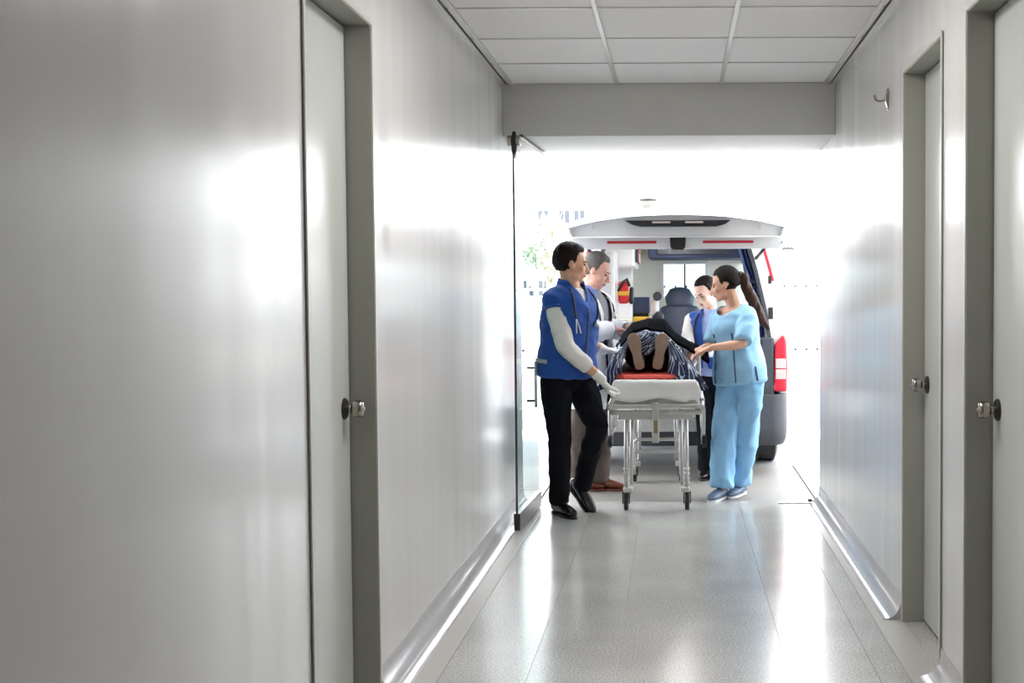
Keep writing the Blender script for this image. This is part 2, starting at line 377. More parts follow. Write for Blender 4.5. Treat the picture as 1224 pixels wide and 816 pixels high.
# ceiling
ce = struct(obj('ceiling', box(XL - 0.2, XR + 0.2, YBACK - 0.2, YB, 2.64, 2.9), 'gap'), 'suspended ceiling of white tiles in a metal grid', 'ceiling')
cx = [XL + 0.058, XL + 0.058 + 0.6117, XL + 0.058 + 2 * 0.6117, XL + 0.058 + 3 * 0.6117]
TS = 0.62
lamp_rows = {4}
ct = None; cb = None
nrow = int((YB - YBACK) / TS)
for i in range(nrow + 1):
    y1 = YB - 0.012 - i * TS; y0 = max(y1 - TS, YBACK)
    if y1 - y0 < 0.2: continue
    for j in range(3):
        c = ((cx[j] + cx[j + 1]) / 2, (y0 + y1) / 2, ZC + 0.009)
        if j == 1 and (i in lamp_rows or i - 1 in lamp_rows): continue
        if ct is None:
            ct = obj('ceiling_tile', box(c[0] - 0.2945, c[0] + 0.2945, y0 + 0.016, y1 - 0.006, ZC + 0.004, ZC + 0.018), 'tile', ce, origin=c)
        elif y1 - y0 > 0.6: share(ct, 'ceiling_tile', c, ce)
        else: obj('ceiling_tile', box(c[0] - 0.2945, c[0] + 0.2945, y0 + 0.016, y1 - 0.006, ZC + 0.004, ZC + 0.018), 'tile', ce)
    for xa, xb in ((XL + 0.032, cx[0] - 0.016), (cx[3] + 0.016, XR - 0.032)):
        obj('border_tile', box(xa, xb, y0 + 0.016, y1 - 0.006, ZC + 0.004, ZC + 0.018), 'tile', ce)
    tr = MB(); tr.box(cx[0], cx[3], y0 - 0.004, y0 + 0.008, ZC, ZC + 0.012); obj('cross_tee', tr, 'tee', ce)
for x in cx:
    obj('main_tee', box(x - 0.011, x + 0.011, YBACK, YB - 0.002, ZC - 0.004, ZC + 0.010), 'tee', ce, bevel=0.002)
for x0, x1 in ((XL + 0.0, XL + 0.022), (XR - 0.022, XR - 0.0)):
    obj('wall_angle', box(x0, x1, YBACK, YB, ZC, ZC + 0.006), 'tee', ce)
obj('wall_angle', box(XL + 0.022, XR - 0.022, YB - 0.012, YB, ZC, ZC + 0.006), 'tee', ce)
k = 0
for i in sorted(lamp_rows):
    y1 = YB - 0.012 - i * TS; y0 = y1 - 2 * TS
    L = empty('ceiling_light', ((cx[1] + cx[2]) / 2, (y0 + y1) / 2, ZC - 0.006))
    tag(L, ['white ceiling light panel nearest the beam, just above the view', 'white ceiling light panel above the viewer', 'white ceiling light panel near the back wall'][k], 'ceiling light', 'ceiling light panels'); k += 1
    f = MB(); f.box(cx[1] + 0.012, cx[2] - 0.012, y0 + 0.01, y0 + 0.03, ZC - 0.006, ZC + 0.03); f.box(cx[1] + 0.012, cx[2] - 0.012, y1 - 0.03, y1 - 0.01, ZC - 0.006, ZC + 0.03)
    f.box(cx[1] + 0.012, cx[1] + 0.032, y0 + 0.03, y1 - 0.03, ZC - 0.006, ZC + 0.03); f.box(cx[2] - 0.032, cx[2] - 0.012, y0 + 0.03, y1 - 0.03, ZC - 0.006, ZC + 0.03)
    obj('frame', f, 'tee', L)
    obj('diffuser', box(cx[1] + 0.032, cx[2] - 0.032, y0 + 0.03, y1 - 0.03, ZC, ZC + 0.004), 'lamp', L)

# beam over the entrance, facade of the building
struct(obj('beam', box(XL, XR, YB, YE, 2.29, 2.9), 'plaster', bevel=0.004), 'white beam over the entrance at the end of the ceiling', 'beam')
fb = MB(); fb.box(-9, XL - 0.2, 7.6, YE, 0, 6.6); fb.box(XR + 0.2, 9, 7.6, YE, 0, 6.6); fb.box(XL - 0.2, XR + 0.2, 7.6, YE, 2.9, 6.6)
struct(obj('wall_facade', fb, 'facade'), 'outer facade of the building around the entrance', 'wall')

# glass leaf, pivoted open along the wall
gd = empty('glass_door', (-0.915, 7.28, 0)); tag(gd, 'frameless glass door leaf standing open along the corridor wall', 'glass door')
p0 = np.array((-0.925, 6.89)); p1 = np.array((-0.893, 7.70)); dd = (p1 - p0) / np.linalg.norm(p1 - p0); nn = np.array((-dd[1], dd[0]))
def slab(a, b, half, z0, z1):
    A = p0 + dd * a; B = p0 + dd * b
    q = [A - nn * half, B - nn * half, B + nn * half, A + nn * half]
    return MB().prism([tuple(p) for p in q], z0, z1, 'z')
Ld = np.linalg.norm(p1 - p0)
obj('glass_pane', slab(0.004, Ld - 0.004, 0.004, 0.10, 2.17), 'glass', gd)
obj('glass_edge', slab(0.0, 0.004, 0.006, 0.10, 2.17), 'glassedge', gd)
obj('bottom_rail', slab(0.004, Ld, 0.017, 0.008, 0.105), 'steel', gd, bevel=0.003)
obj('rail_end_cap', slab(-0.004, 0.004, 0.018, 0.008, 0.105), 'darkmetal', gd, bevel=0.002)
obj('top_edge_trim', slab(0.05, Ld - 0.01, 0.005, 2.168, 2.176), 'steel', gd)
cl = MB(); A = p0 + dd * 0.03
cl.chain([(A[0], A[1], 2.15), (A[0], A[1], 2.20), (A[0], A[1], 2.25), (A[0], A[1], 2.285)], [(0.010, 0.010), (0.016, 0.018), (0.018, 0.022), (0.012, 0.014)], 16)
obj('pivot_clamp', cl, 'black', gd, smooth=True)
for s in (-1, 1):
    r = MB(); c = np.array((A[0], A[1], 2.243)); e = np.array((nn[0], nn[1], 0)) * s
    r.cyl(c + e * 0.012, c + e * 0.038, 0.030, 0.030, 20); obj('clamp_disc', r, 'chrome', gd, bevel=0.004)
h = MB(); hy = p0 + dd * 0.42
for z in (0.72, 0.92):
    h2 = MB(); h2.cyl((hy[0] + nn[0] * 0.004, hy[1] + nn[1] * 0.004, z), (hy[0] - nn[0] * 0.05, hy[1] - nn[1] * 0.05, z), 0.007); obj('handle_standoff', h2, 'darkmetal', gd)
h.tube([(hy[0] - nn[0] * 0.05, hy[1] - nn[1] * 0.05, z) for z in (0.68, 0.96)], 0.008, 14); obj('pull_handle', h, 'steel', gd, smooth=True)
obj('top_track', MB().prism([(-0.905, 7.0), (-0.885, 7.0), (-0.85, 7.86), (-0.87, 7.86)], 2.272, 2.289, 'z'), 'darkmetal', gd)
# floor pivot plate at the other side
fp = empty('floor_pivot_plate', (0.79, 7.84, 0.0)); tag(fp, 'narrow steel pivot plate let into the threshold by the wall', 'floor plate')
obj('plate', box(0.655, 0.925, 7.78, 7.84, 0.0, 0.006), 'steel', fp, bevel=0.002); obj('pivot_pin', MB().cyl((0.865, 7.835, 0.006), (0.865, 7.835, 0.022), 0.012), 'darkmetal', fp)
obj('pivot_arm', box(0.865, 0.93, 7.836, 7.848, 0.006, 0.012), 'darkmetal', fp)

# coat hook
ch = empty('coat_hook', (XR, 5.33, 2.16)); tag(ch, 'small metal coat hook high on the wall by the doors', 'coat hook')
pl = MB(); pl.prism([(XR - 0.001, 2.165), (XR - 0.004, 2.165), (XR - 0.016, 2.205), (XR - 0.016, 2.225), (XR - 0.004, 2.26), (XR - 0.001, 2.26)], 5.318, 5.342); obj('hook_plate', pl, 'chrome', ch, bevel=0.001)
hk = MB(); hk.chain([(XR - 0.012, 5.33, 2.207), (XR - 0.045, 5.33, 2.205), (XR - 0.058, 5.33, 2.211), (XR - 0.062, 5.33, 2.226)], [0.005, 0.005, 0.005, 0.0065]); obj('hook_arm', hk, 'chrome', ch, smooth=True)
for z in (2.172, 2.253): obj('screw', MB().cyl((XR - 0.0035, 5.33, z), (XR - 0.008, 5.33, z), 0.004), 'darkmetal', ch)

# ------------------------------------------------------------------ outdoors
struct(obj('ground', box(-60, 60, 9.58, 120, -0.25, -0.015), 'asphalt'), 'grey asphalt drive beyond the concrete apron', 'ground')
ap = struct(obj('apron', box(-9, 9, YE, 9.58, -0.25, -0.012), 'gap'), 'pale concrete apron slab in front of the entrance', 'pavement')
for a, b in ((-9, -0.92), (-0.912, 0.912), (0.92, 9)): obj('apron_slab', box(a, b, YE + 0.004, 9.575, -0.02, -0.003), 'apron', ap, bevel=0.003)
struct(obj('sunlit_band', box(-20, 20, 11.3, 12.2, -0.015, -0.011), 'solewhite'), 'white band painted on the drive as its sunlit strip', 'painted sunlight')  # white colour stands for sunlit ground past the building's shadow edge

# perimeter wall with railing
pw = empty('boundary_wall', (0, 21, 0)); tag(pw, 'white boundary wall with metal railing beyond the drive', 'boundary wall')
obj('wall_panel', box(-16, 16, 21, 21.2, -0.015, 0.55), 'facade', pw)
ps = None
for i in range(90):
    x = -8 + i * 0.19
    if ps is None: ps = obj('picket', box(x - 0.012, x + 0.012, 21.09, 21.11, 0.55, 1.5), 'tee', pw, origin=(x, 21.1, 0.55))
    else: share(ps, 'picket', (x, 21.1, 0.55), pw)
fi = None
for i in range(90):
    x = -8 + i * 0.19
    for z, q in ((1.5, 0.035), (0.40, 0.03)):
        if fi is None: fi = obj('finial', MB().ell((x, 21.06, z), (0.022, 0.022, 0.026), nu=8, nv=6), 'darkmetal', pw, origin=(x, 21.06, z))
        else: share(fi, 'finial', (x, 21.08 if z > 1 else 20.99, z), pw)
for z in (0.66, 1.46): obj('rail', box(-8.2, 9.4, 21.07, 21.13, z - 0.02, z + 0.02), 'tee', pw)
# far building
bd = empty('far_building', (-7, 40, 0)); tag(bd, 'pale far building with small dark windows behind the trees', 'building')
obj('building_wall', box(-15, -2.6, 40, 50, -0.015, 4.6), 'facade', bd, bevel=0.02); obj('parapet', box(-15.1, -2.5, 39.9, 50, 4.6, 4.75), 'facade', bd)
for z in (2.9, 3.9, 1.6):
    for x in (-4.9, -4.4, -3.7, -3.2, -6.0, -7.0, -8.0):
        w = obj('window', box(x - 0.17, x + 0.17, 39.93, 40.0, z - 0.25, z + 0.25), 'paleshade', bd); obj('window_frame', box(x - 0.015, x + 0.015, 39.9, 39.93, z - 0.25, z + 0.25), 'tee', w)
# tree beyond the glass leaf
def make_tree(x, y, h, r, label, n):
    t = empty('street_tree', (x, y, 0)); tag(t, label, 'tree', 'trees beyond the drive')
    tr = MB(); tr.chain([(x, y, -0.02), (x + 0.03, y, h * 0.3), (x - 0.02, y, h * 0.6), (x + 0.05, y, h * 0.85)], [0.07, 0.055, 0.04, 0.015], 8)
    for k in range(6):
        a = k * 1.1; z = h * (0.4 + 0.07 * k); tr.chain([(x, y, z), (x + math.cos(a) * r * 0.5, y + math.sin(a) * r * 0.5, z + 0.35), (x + math.cos(a) * r * 0.85, y + math.sin(a) * r * 0.85, z + 0.6)], [0.025, 0.016, 0.008], 6)
    obj('trunk', tr, 'trunk', t, smooth=True)
    lf = MB(); rng = np.random.RandomState(n)
    for k in range(1500):
        d = rng.normal(size=3); d /= np.linalg.norm(d); q = d * r * rng.uniform(0.3, 1.0) ** 0.5; c = np.array((x, y, h * 0.72)) + q * np.array((1, 1, 1.25))
        u = rng.normal(size=3); u /= np.linalg.norm(u); v = np.cross(u, rng.normal(size=3)); v /= np.linalg.norm(v); s = rng.uniform(0.04, 0.075)
        lf.add([c - u * s, c + v * s * 0.45, c + u * s, c - v * s * 0.45], [(0, 1, 2), (0, 2, 3)])
    o = obj('foliage', lf, 'leaf', t); o['kind'] = 'stuff'
make_tree(-2.55, 24, 3.2, 0.55, 'slim pale leafed tree standing beyond the glass door', 3)
make_tree(-1.55, 27, 3.0, 0.6, 'slim pale leafed tree standing behind the hatch corner', 5)
pb = empty('planter_bin', (1.75, 20.4, 0)); tag(pb, 'pale teal bin standing by the boundary railing', 'bin')
obj('bin_body', MB().chain([(1.75, 20.4, -0.01), (1.75, 20.4, 0.62)], [0.14, 0.19], 16, round_ends=False), 'teal', pb, smooth=False); obj('bin_lid', MB().chain([(1.75, 20.4, 0.62), (1.75, 20.4, 0.66), (1.75, 20.4, 0.72)], [0.2, 0.2, 0.1], 16, round_ends=False), 'teal', pb)

# ------------------------------------------------------------------ ambulance
VX, VY = 0.0, 9.2
van = empty('ambulance', (VX, 11.5, 0)); tag(van, 'white ambulance van backed up to the entrance with its rear hatch raised', 'ambulance')
PROF = [(0.79, 0.30), (0.835, 0.45), (0.842, 0.62), (0.842, 1.02), (0.80, 1.28), (0.735, 1.55), (0.68, 1.74), (0.625, 1.88), (0.53, 1.965), (0.30, 2.01), (0.0, 2.025)]
def cut(z0, z1):
    out = []
    for i in range(len(PROF) - 1):
        a, b = PROF[i], PROF[i + 1]
        for k in range(6):
            t = k / 6; z = a[1] + (b[1] - a[1]) * t
            if z0 <= z <= z1: out.append((a[0] + (b[0] - a[0]) * t, z))
    if PROF[-1][1] <= z1: out.append(PROF[-1])
    return out
def strip(pts, th, y0, y1, sgn):
    P = [np.array(p) for p in pts]; inn = []
    for i, p in enumerate(P):
        d = P[min(i + 1, len(P) - 1)] - P[max(i - 1, 0)]; d /= np.linalg.norm(d); n = np.array((-d[1], d[0])); inn.append(p + n * th)
    poly = [(VX + sgn * p[0], p[1]) for p in P] + [(VX + sgn * p[0], p[1]) for p in inn[::-1]]
    return MB().prism(poly, y0, y1)
for s in (-1, 1):
    o = obj('side_panel', strip(cut(0.30, 1.16), 0.05, VY + 0.02, 13.55, s), 'vanwhite', van); auto_smooth(o)
    for y0, y1 in ((9.42, 10.2), (10.95, 11.1), (12.0, 12.2), (13.0, 13.2)):
        if s < 0 and y0 < 10: y1 = 12.2
        if s < 0 and 10 < y0 < 12.1: continue
        o = obj('pillar', strip(cut(1.155, 1.66), 0.05, y0, y1, s), 'vanwhite', van); auto_smooth(o)
    o = obj('side_window', strip(cut(1.155, 1.66), 0.012, 10.2 if s > 0 else 12.2, 13.2, s), 'vglass', van)
    p = obj('rear_pillar', strip(cut(0.60, 1.90), 0.125, VY, VY + 0.22, s), 'vanwhite', van, bevel=0.01); auto_smooth(p)
    q = [(x - 0.02 - 0.012 * 0, z) for x, z in cut(1.30, 1.84)]
    st = MB(); poly = [(VX + s * (x - 0.012), z) for x, z in cut(1.45, 1.85)] + [(VX + s * (x - 0.034), z) for x, z in cut(1.45, 1.85)[::-1]]
    st.prism(poly, VY - 0.006, VY + 0.002); obj('red_stripe', st, 'redtape', p)
    sl = MB(); poly = [(VX + s * (x - 0.118), z) for x, z in cut(0.62, 1.86)] + [(VX + s * (x - 0.145), z) for x, z in cut(0.62, 1.86)[::-1]]
    sl.prism(poly, VY - 0.01, VY + 0.1); obj('door_seal', sl, 'vangrey', van, bevel=0.004)
    obj('latch_striker', box(*sorted((VX + s * 0.70, VX + s * 0.735)), VY - 0.015, VY + 0.005, 1.17, 1.26), 'black', p, bevel=0.004)
    obj('hinge_plate', box(*sorted((VX + s * 0.70, VX + s * 0.725)), VY - 0.01, VY + 0.005, 1.44, 1.50), 'darkmetal', p, bevel=0.003)
    # tail lamp
    tl_ = MB(); poly = [(VX + s * 0.735, 0.62), (VX + s * 0.838, 0.62), (VX + s * 0.842, 0.85), (VX + s * 0.836, 1.0), (VX + s * 0.822, 1.05), (VX + s * 0.80, 1.045), (VX + s * 0.745, 0.98)]
    tl_.prism(poly, VY - 0.06, VY + 0.14); lamp = obj('tail_lamp', tl_, 'redlamp', van, bevel=0.015, segs=3)
    for z0, z1 in ((0.715, 0.788), (0.796, 0.87)):
        obj('clear_lens', box(*sorted((VX + s * 0.75, VX + s * 0.828)), VY - 0.068, VY - 0.055, z0, z1), 'clearlamp', lamp, bevel=0.006)
    obj('garnish', box(*sorted((VX + s * 0.64, VX + s * 0.74)), VY - 0.05, VY + 0.1, 0.56, 1.03), 'vangrey', van, bevel=0.015)
o = obj('roof', strip(cut(1.65, 3), 0.05, VY + 0.02, 13.3, 1), 'vanwhite', van); auto_smooth(o)
o = obj('roof', strip(cut(1.65, 3), 0.05, VY + 0.02, 13.3, -1), 'vanwhite', van); auto_smooth(o)
obj('roof_lining', box(VX - 0.5, VX + 0.5, VY + 0.1, 12.3, 1.915, 1.94), 'liner', van, bevel=0.01)
obj('rear_header', box(VX - 0.60, VX + 0.60, VY, VY + 0.12, 1.84, 1.94), 'vanwhite', van, bevel=0.02)
obj('van_floor', box(VX - 0.78, VX + 0.78, VY + 0.02, 13.4, 0.52, 0.60), 'vangrey', van)
# rear bumper with pale step
bm = MB(); out = []
for k in range(9):
    a = math.pi / 2 * k / 8; out.append((VX + 0.72 + 0.125 * math.sin(a), VY - 0.14 + 0.16 * (1 - math.cos(a))))
poly = [(2 * VX - x, y) for x, y in out[::-1]]
poly = poly + out + [(VX + 0.845, VY + 0.30), (VX - 0.845, VY + 0.30)]
bm.loft([[(VX + (x - VX) * 0.965, y + (0.03 if y < VY else 0), 0.215) for x, y in poly], [(VX + (x - VX) * 0.99, y, 0.26) for x, y in poly], [(x, y, 0.36) for x, y in poly], [(x, y, 0.60) for x, y in poly]])
o = obj('bumper', bm, 'vangrey', van, bevel=0.015); auto_smooth(o, 50)
obj('rear_step', box(VX - 0.50, VX + 0.50, VY - 0.19, VY - 0.02, 0.33, 0.425), 'alu', van, bevel=0.008)
obj('sill_cover', box(VX - 0.62, VX + 0.62, VY - 0.155, VY + 0.05, 0.43, 0.615), 'vanwhite', van, bevel=0.01)
# wheels
def wheel(x, y):
    w = MB(); s = 1 if x > VX else -1
    w.chain([(x - 0.095, y, 0.31), (x - 0.088, y, 0.31), (x - 0.07, y, 0.31), (x + 0.07, y, 0.31), (x + 0.088, y, 0.31), (x + 0.095, y, 0.31)], [0.22, 0.285, 0.325, 0.325, 0.285, 0.22], 40, round_ends=False)
    o = obj('wheel', w, 'rubber', van); auto_smooth(o, 40)
    for k in range(4):
        g = MB(); gx = x - 0.054 + k * 0.036; g.chain([(gx - 0.004, y, 0.31), (gx + 0.004, y, 0.31)], [0.3262, 0.3262], 40, round_ends=False); obj('tread_groove', g, 'black', o)
    h = MB(); h.chain([(x + s * 0.05, y, 0.31), (x + s * 0.09, y, 0.31), (x + s * 0.1, y, 0.31)], [0.2, 0.2, 0.06], 24, round_ends=False); obj('hub', h, 'alu', o)
for x in (VX - 0.725, VX + 0.725):
    for y in (9.98, 12.75): wheel(x, y)
# front of the van
fr = MB(); fr.prism([(13.5, 0.30), (13.95, 0.34), (14.0, 0.6), (13.95, 0.95), (13.55, 1.16), (13.45, 1.16), (13.45, 0.30)], VX - 0.78, VX + 0.78, 'x'); obj('front_panel', fr, 'vanwhite', van, bevel=0.04)
obj('windscreen', MB().prism([(13.5, 1.16), (13.52, 1.16), (13.22, 1.94), (13.2, 1.94)], VX - 0.66, VX + 0.66, 'x'), 'vglass', van)
obj('dashboard', box(VX - 0.74, VX + 0.74, 13.1, 13.45, 0.85, 1.12), 'black', van, bevel=0.03)
# partition with sliding window
PY = 12.0
pt = MB(); wx0, wx1, wz0, wz1 = -0.125, 0.285, 1.335, 1.66
pt.box(VX - 0.76, wx0, PY, PY + 0.04, 0.60, 1.92); pt.box(wx1, VX + 0.76, PY, PY + 0.04, 0.60, 1.92); pt.box(wx0, wx1, PY, PY + 0.04, 0.60, wz0); pt.box(wx0, wx1, PY, PY + 0.04, wz1, 1.92)
pa = obj('partition', pt, 'liner', van)
wf = MB(); t = 0.025
wf.box(wx0 - t, wx1 + t, PY - 0.02, PY + 0.05, wz1, wz1 + t); wf.box(wx0 - t, wx1 + t, PY - 0.02, PY + 0.05, wz0 - t, wz0); wf.box(wx0 - t, wx0, PY - 0.02, PY + 0.05, wz0, wz1); wf.box(wx1, wx1 + t, PY - 0.02, PY + 0.05, wz0, wz1)
obj('window_frame', wf, 'vanwhite', pa); obj('window_mullion', box(0.073, 0.092, PY - 0.01, PY + 0.04, wz0, wz1), 'black', pa)
for a, b in ((wx0, 0.073), (0.092, wx1)): obj('window_pane', box(a, b, PY + 0.01, PY + 0.016, wz0, wz1), 'vglass', pa)
# air conditioning unit under the roof
ac = obj('air_unit', box(-0.26, 0.66, 11.3, 11.98, 1.70, 1.915), 'navy', van, bevel=0.012)
obj('vent_panel', box(-0.18, 0.50, 11.285, 11.30, 1.735, 1.87), 'vangrey', ac, bevel=0.005)
for k in range(7):
    x = -0.135 + k * 0.089; obj('vent_slot', box(x, x + 0.066, 11.28, 11.287, 1.80, 1.84), 'black', ac)
# cabinets along the inside
c1 = obj('tall_cabinet', box(-0.74, -0.50, 9.75, 10.35, 0.60, 1.72), 'vanwhite', van, bevel=0.012)
obj('cabinet_door', box(-0.715, -0.515, 9.735, 9.75, 0.9, 1.69), 'vanwhite', c1, bevel=0.006); obj('door_pull', box(-0.53, -0.52, 9.72, 9.735, 1.2, 1.3), 'steel', c1)
c2 = obj('low_cabinet', box(-0.74, -0.42, 10.35, 11.9, 0.60, 1.12), 'vanwhite', van, bevel=0.012)
obj('worktop', box(-0.74, -0.405, 10.35, 11.9, 1.12, 1.145), 'liner', c2)
obj('cabinet_divider', box(-0.74, -0.40, 10.95, 11.0, 1.145, 1.62), 'vanwhite', van, bevel=0.006)
c3 = obj('overhead_cabinet', box(-0.64, -0.36, 10.36, 11.6, 1.60, 1.88), 'vanwhite', van, bevel=0.02)
obj('cabinet_glass', box(-0.36, -0.352, 10.5, 11.5, 1.64, 1.82), 'vglass', c3)
for k in range(6): obj('supply_pack', box(-0.353, -0.335, 10.52 + k * 0.16, 10.64 + k * 0.16, 1.65, 1.74 + 0.02 * (k % 3)), ['vangrey', 'navy', 'redtape', 'liner', 'black', 'yellow'][k], c3, bevel=0.004)
# curtain on the other side
cu = MB(); ring = []
for z, xa, xb in ((1.84, 0.46, 0.60), (1.72, 0.485, 0.625), (1.58, 0.525, 0.655), (1.47, 0.575, 0.66), (1.36, 0.575, 0.675), (1.2, 0.595, 0.69), (1.0, 0.61, 0.70), (0.8, 0.62, 0.70), (0.66, 0.62, 0.70)):
    row = [(xa + (xb - xa) * k / 47, VY + 0.27 + 0.028 * math.sin(k / 47 * 26 + z), z) for k in range(48)] + [(xa + (xb - xa) * k / 47, VY + 0.277 + 0.028 * math.sin(k / 47 * 26 + z), z) for k in range(47, -1, -1)]
    ring.append(row)
o = obj('curtain', cu.loft(ring), 'curtain', van); auto_smooth(o, 60)
obj('curtain_tie', MB().chain([(0.57, VY + 0.235, 1.465), (0.62, VY + 0.232, 1.455), (0.665, VY + 0.24, 1.47)], [0.012] * 3, 8), 'navy', o)
# attendant seat
st = MB()
st.chain([(0.03, 11.62, 0.86), (0.03, 11.66, 1.05), (0.03, 11.70, 1.22)], [(0.20, 0.06), (0.215, 0.06), (0.19, 0.05)], 20, side=(1, 0, 0)); o = obj('seat_back', st, 'seat', van, smooth=True)
st = MB(); st.chain([(0.03, 11.70, 1.27), (0.03, 11.72, 1.34), (0.03, 11.735, 1.39)], [(0.13, 0.05), (0.145, 0.055), (0.11, 0.045)], 20, side=(1, 0, 0)); obj('headrest', st, 'seat', o, smooth=True)
for x in (-0.03, 0.09): obj('headrest_post', MB().cyl((x, 11.7, 1.2), (x, 11.71, 1.3), 0.008), 'steel', o)
st = MB(); st.chain([(0.03, 11.2, 0.83), (0.03, 11.4, 0.84), (0.03, 11.6, 0.82)], [(0.2, 0.06), (0.21, 0.07), (0.2, 0.06)], 20, side=(1, 0, 0)); obj('seat_cushion', st, 'seat', van, smooth=True)
obj('seat_pedestal', box(-0.1, 0.16, 11.3, 11.6, 0.6, 0.8), 'vangrey', van, bevel=0.01)
for x in (-0.24, 0.38):
    st = MB(); st.chain([(x, 12.55, 0.8), (x, 12.6, 1.2)], [(0.2, 0.06), (0.18, 0.05)], 16, side=(1, 0, 0)); st.chain([(x, 12.62, 1.32), (x, 12.64, 1.42)], [(0.1, 0.045), (0.1, 0.045)], 16, side=(1, 0, 0)); obj('cab_seat', st, 'black', van, smooth=True)
# roof beacon
bc = MB(); bc.chain([(-0.23, 9.85, 2.0), (-0.23, 9.85, 2.045)], [0.085, 0.06], 24, round_ends=False); b_ = obj('beacon_base', bc, 'alu', van)
bc = MB(); bc.chain([(-0.23, 9.85, 2.045), (-0.23, 9.85, 2.06), (-0.23, 9.85, 2.105), (-0.23, 9.85, 2.125)], [0.06, 0.08, 0.082, 0.07], 24, round_ends=False); o = obj('beacon_lens', bc, 'beacon', b_); auto_smooth(o, 40)
bc = MB(); bc.chain([(-0.23, 9.85, 2.122), (-0.23, 9.85, 2.14)], [0.076, 0.074], 24, round_ends=False); obj('beacon_cap', bc, 'darkmetal', b_)
# raised hatch
YT, YH = 8.10, 9.24
def hatch_poly(hw, zb, arch0, arch1, n=22):
    top = []
    for k in range(n + 1):
        u = -1 + 2 * k / n; top.append((VX + hw * u, arch0 + arch1 * (1 - abs(u) ** 2.4)))
    return top + [(VX + hw * 0.985, zb + 0.02), (VX + hw * 0.965, zb), (VX - hw * 0.965, zb), (VX - hw * 0.985, zb + 0.02)]
hs = MB(); rings = []
for y, dz, k in ((YT + 0.03, 0.0, 0.965), (YT, 0.0, 0.985), (YT + 0.02, 0.012, 1.0), (YT + 0.2, 0.045, 1.0), (YT + 0.6, 0.09, 0.97), (YH, 0.12, 0.86)):
    zm = 1.80; rings.append([(VX + (x - VX) * k, y, zm + (z - zm) * (k if k < 1 and y < YT + 0.1 else 1) + dz) for x, z in hatch_poly(0.735, 1.742, 1.81, 0.085)])
ht = obj('rear_hatch', hs.loft(rings), 'vanwhite', van); auto_smooth(ht, 40)
hi_ = MB(); hi_.loft([[(VX + (x - VX) * k, y, z + dz) for x, z in [(VX - 0.70, 1.668), (VX + 0.70, 1.668), (VX + 0.715, 1.69), (VX + 0.71, 1.75), (VX - 0.71, 1.75), (VX - 0.715, 1.69)]] for y, dz, k in ((YT + 0.06, 0, 1), (YT + 0.075, -0.0, 1.0), (YT + 0.5, 0.06, 0.97), (YH - 0.08, 0.11, 0.86))])
hp = obj('hatch_inner_panel', hi_, 'vanwhite', ht, bevel=0.006)
rc = MB(); rc.prism([(-0.345, 1.858), (0.365, 1.858), (0.33, 1.832), (0.27, 1.817), (-0.24, 1.817), (-0.30, 1.832)], YT - 0.012, YT + 0.05); o = obj('plate_recess', rc, 'black', ht, bevel=0.003)
for x in (-0.10, 0.12): obj('plate_lamp', box(x - 0.06, x + 0.06, YT - 0.016, YT - 0.011, 1.838, 1.85), 'clearlamp', o)
em = MB(); em.ell((0.01, YT + 0.05, 1.905), (0.035, 0.012, 0.010)); obj('emblem', em, 'chrome', ht, smooth=True)
for a, b in ((-0.468, -0.135), (0.18, 0.52)): obj('red_reflector', box(a, b, YT + 0.053, YT + 0.062, 1.706, 1.723), 'redtape', hp, bevel=0.001)
lt = obj('hatch_latch', MB().prism([(-0.045, 1.752), (0.065, 1.752), (0.06, 1.68), (0.045, 1.664), (-0.025, 1.664), (-0.04, 1.68)], YT + 0.03, YT + 0.16), 'black', hp, bevel=0.006)
obj('latch_plate', box(-0.035, 0.055, YT + 0.05, YT + 0.15, 1.655, 1.665), 'steel', lt)
for s in (-1, 1):
    g = MB(); g.cyl((VX + s * 0.60, VY + 0.08, 1.62), (VX + s * 0.66, 8.72, 1.72), 0.012); obj('gas_strut', g, 'darkmetal', ht, smooth=True)
    g = MB(); g.tube([(VX + s * 0.722, YT + 0.06, 1.75), (VX + s * 0.712, YT + 0.06, 1.70)], 0.004, 8); obj('seal_clip', g, 'black', ht)
    obj('corner_bracket', box(*sorted((VX + s * 0.55, VX + s * 0.565)), YT - 0.004, YT + 0.01, 1.80, 1.85), 'tee', ht)
tw_ = MB(); pts = [(VX + 0.715 + 0.0055 * i, YT + 0.06 + 0.004 * math.sin(i * 1.7), 1.668 + 0.006 * math.cos(i * 1.7)) for i in range(15)]
tw_.chain(pts, [0.006] * 15, 8); obj('twisted_strap', tw_, 'darkmetal', ht, smooth=True)
for y in (10.0, 11.0):
    d_ = obj('fill_lamp', box(VX - 0.12, VX + 0.12, y - 0.3, y + 0.3, 1.898, 1.916), 'vanfill', van, bevel=0.004)  # unseen glowing panels, added to brighten the van interior
# loose equipment inside
rb = empty('rescue_bag', (-0.47, 10.3, 1.17)); tag(rb, 'red and yellow rescue bag hanging in the ambulance', 'bag')
o = obj('bag_body', box(-0.495, -0.405, 10.20, 10.30, 1.285, 1.475), 'red', rb, bevel=0.025, segs=4)
obj('yellow_band', box(-0.497, -0.403, 10.197, 10.303, 1.355, 1.39), 'yellow', rb, bevel=0.004)
obj('shoulder_strap', MB().chain([(-0.49, 10.195, 1.40), (-0.45, 10.19, 1.47), (-0.42, 10.2, 1.495), (-0.40, 10.21, 1.44)], [0.012] * 4, 8), 'black', rb)
obj('side_pouch', MB().chain([(-0.385, 10.25, 1.30), (-0.38, 10.25, 1.41)], [(0.02, 0.04), (0.018, 0.035)], 12, side=(1, 0, 0)), 'black', rb, smooth=True)
obj('equipment_shelf', box(-0.43, -0.10, 10.88, 11.36, 0.985, 1.01), 'liner', van, bevel=0.005)
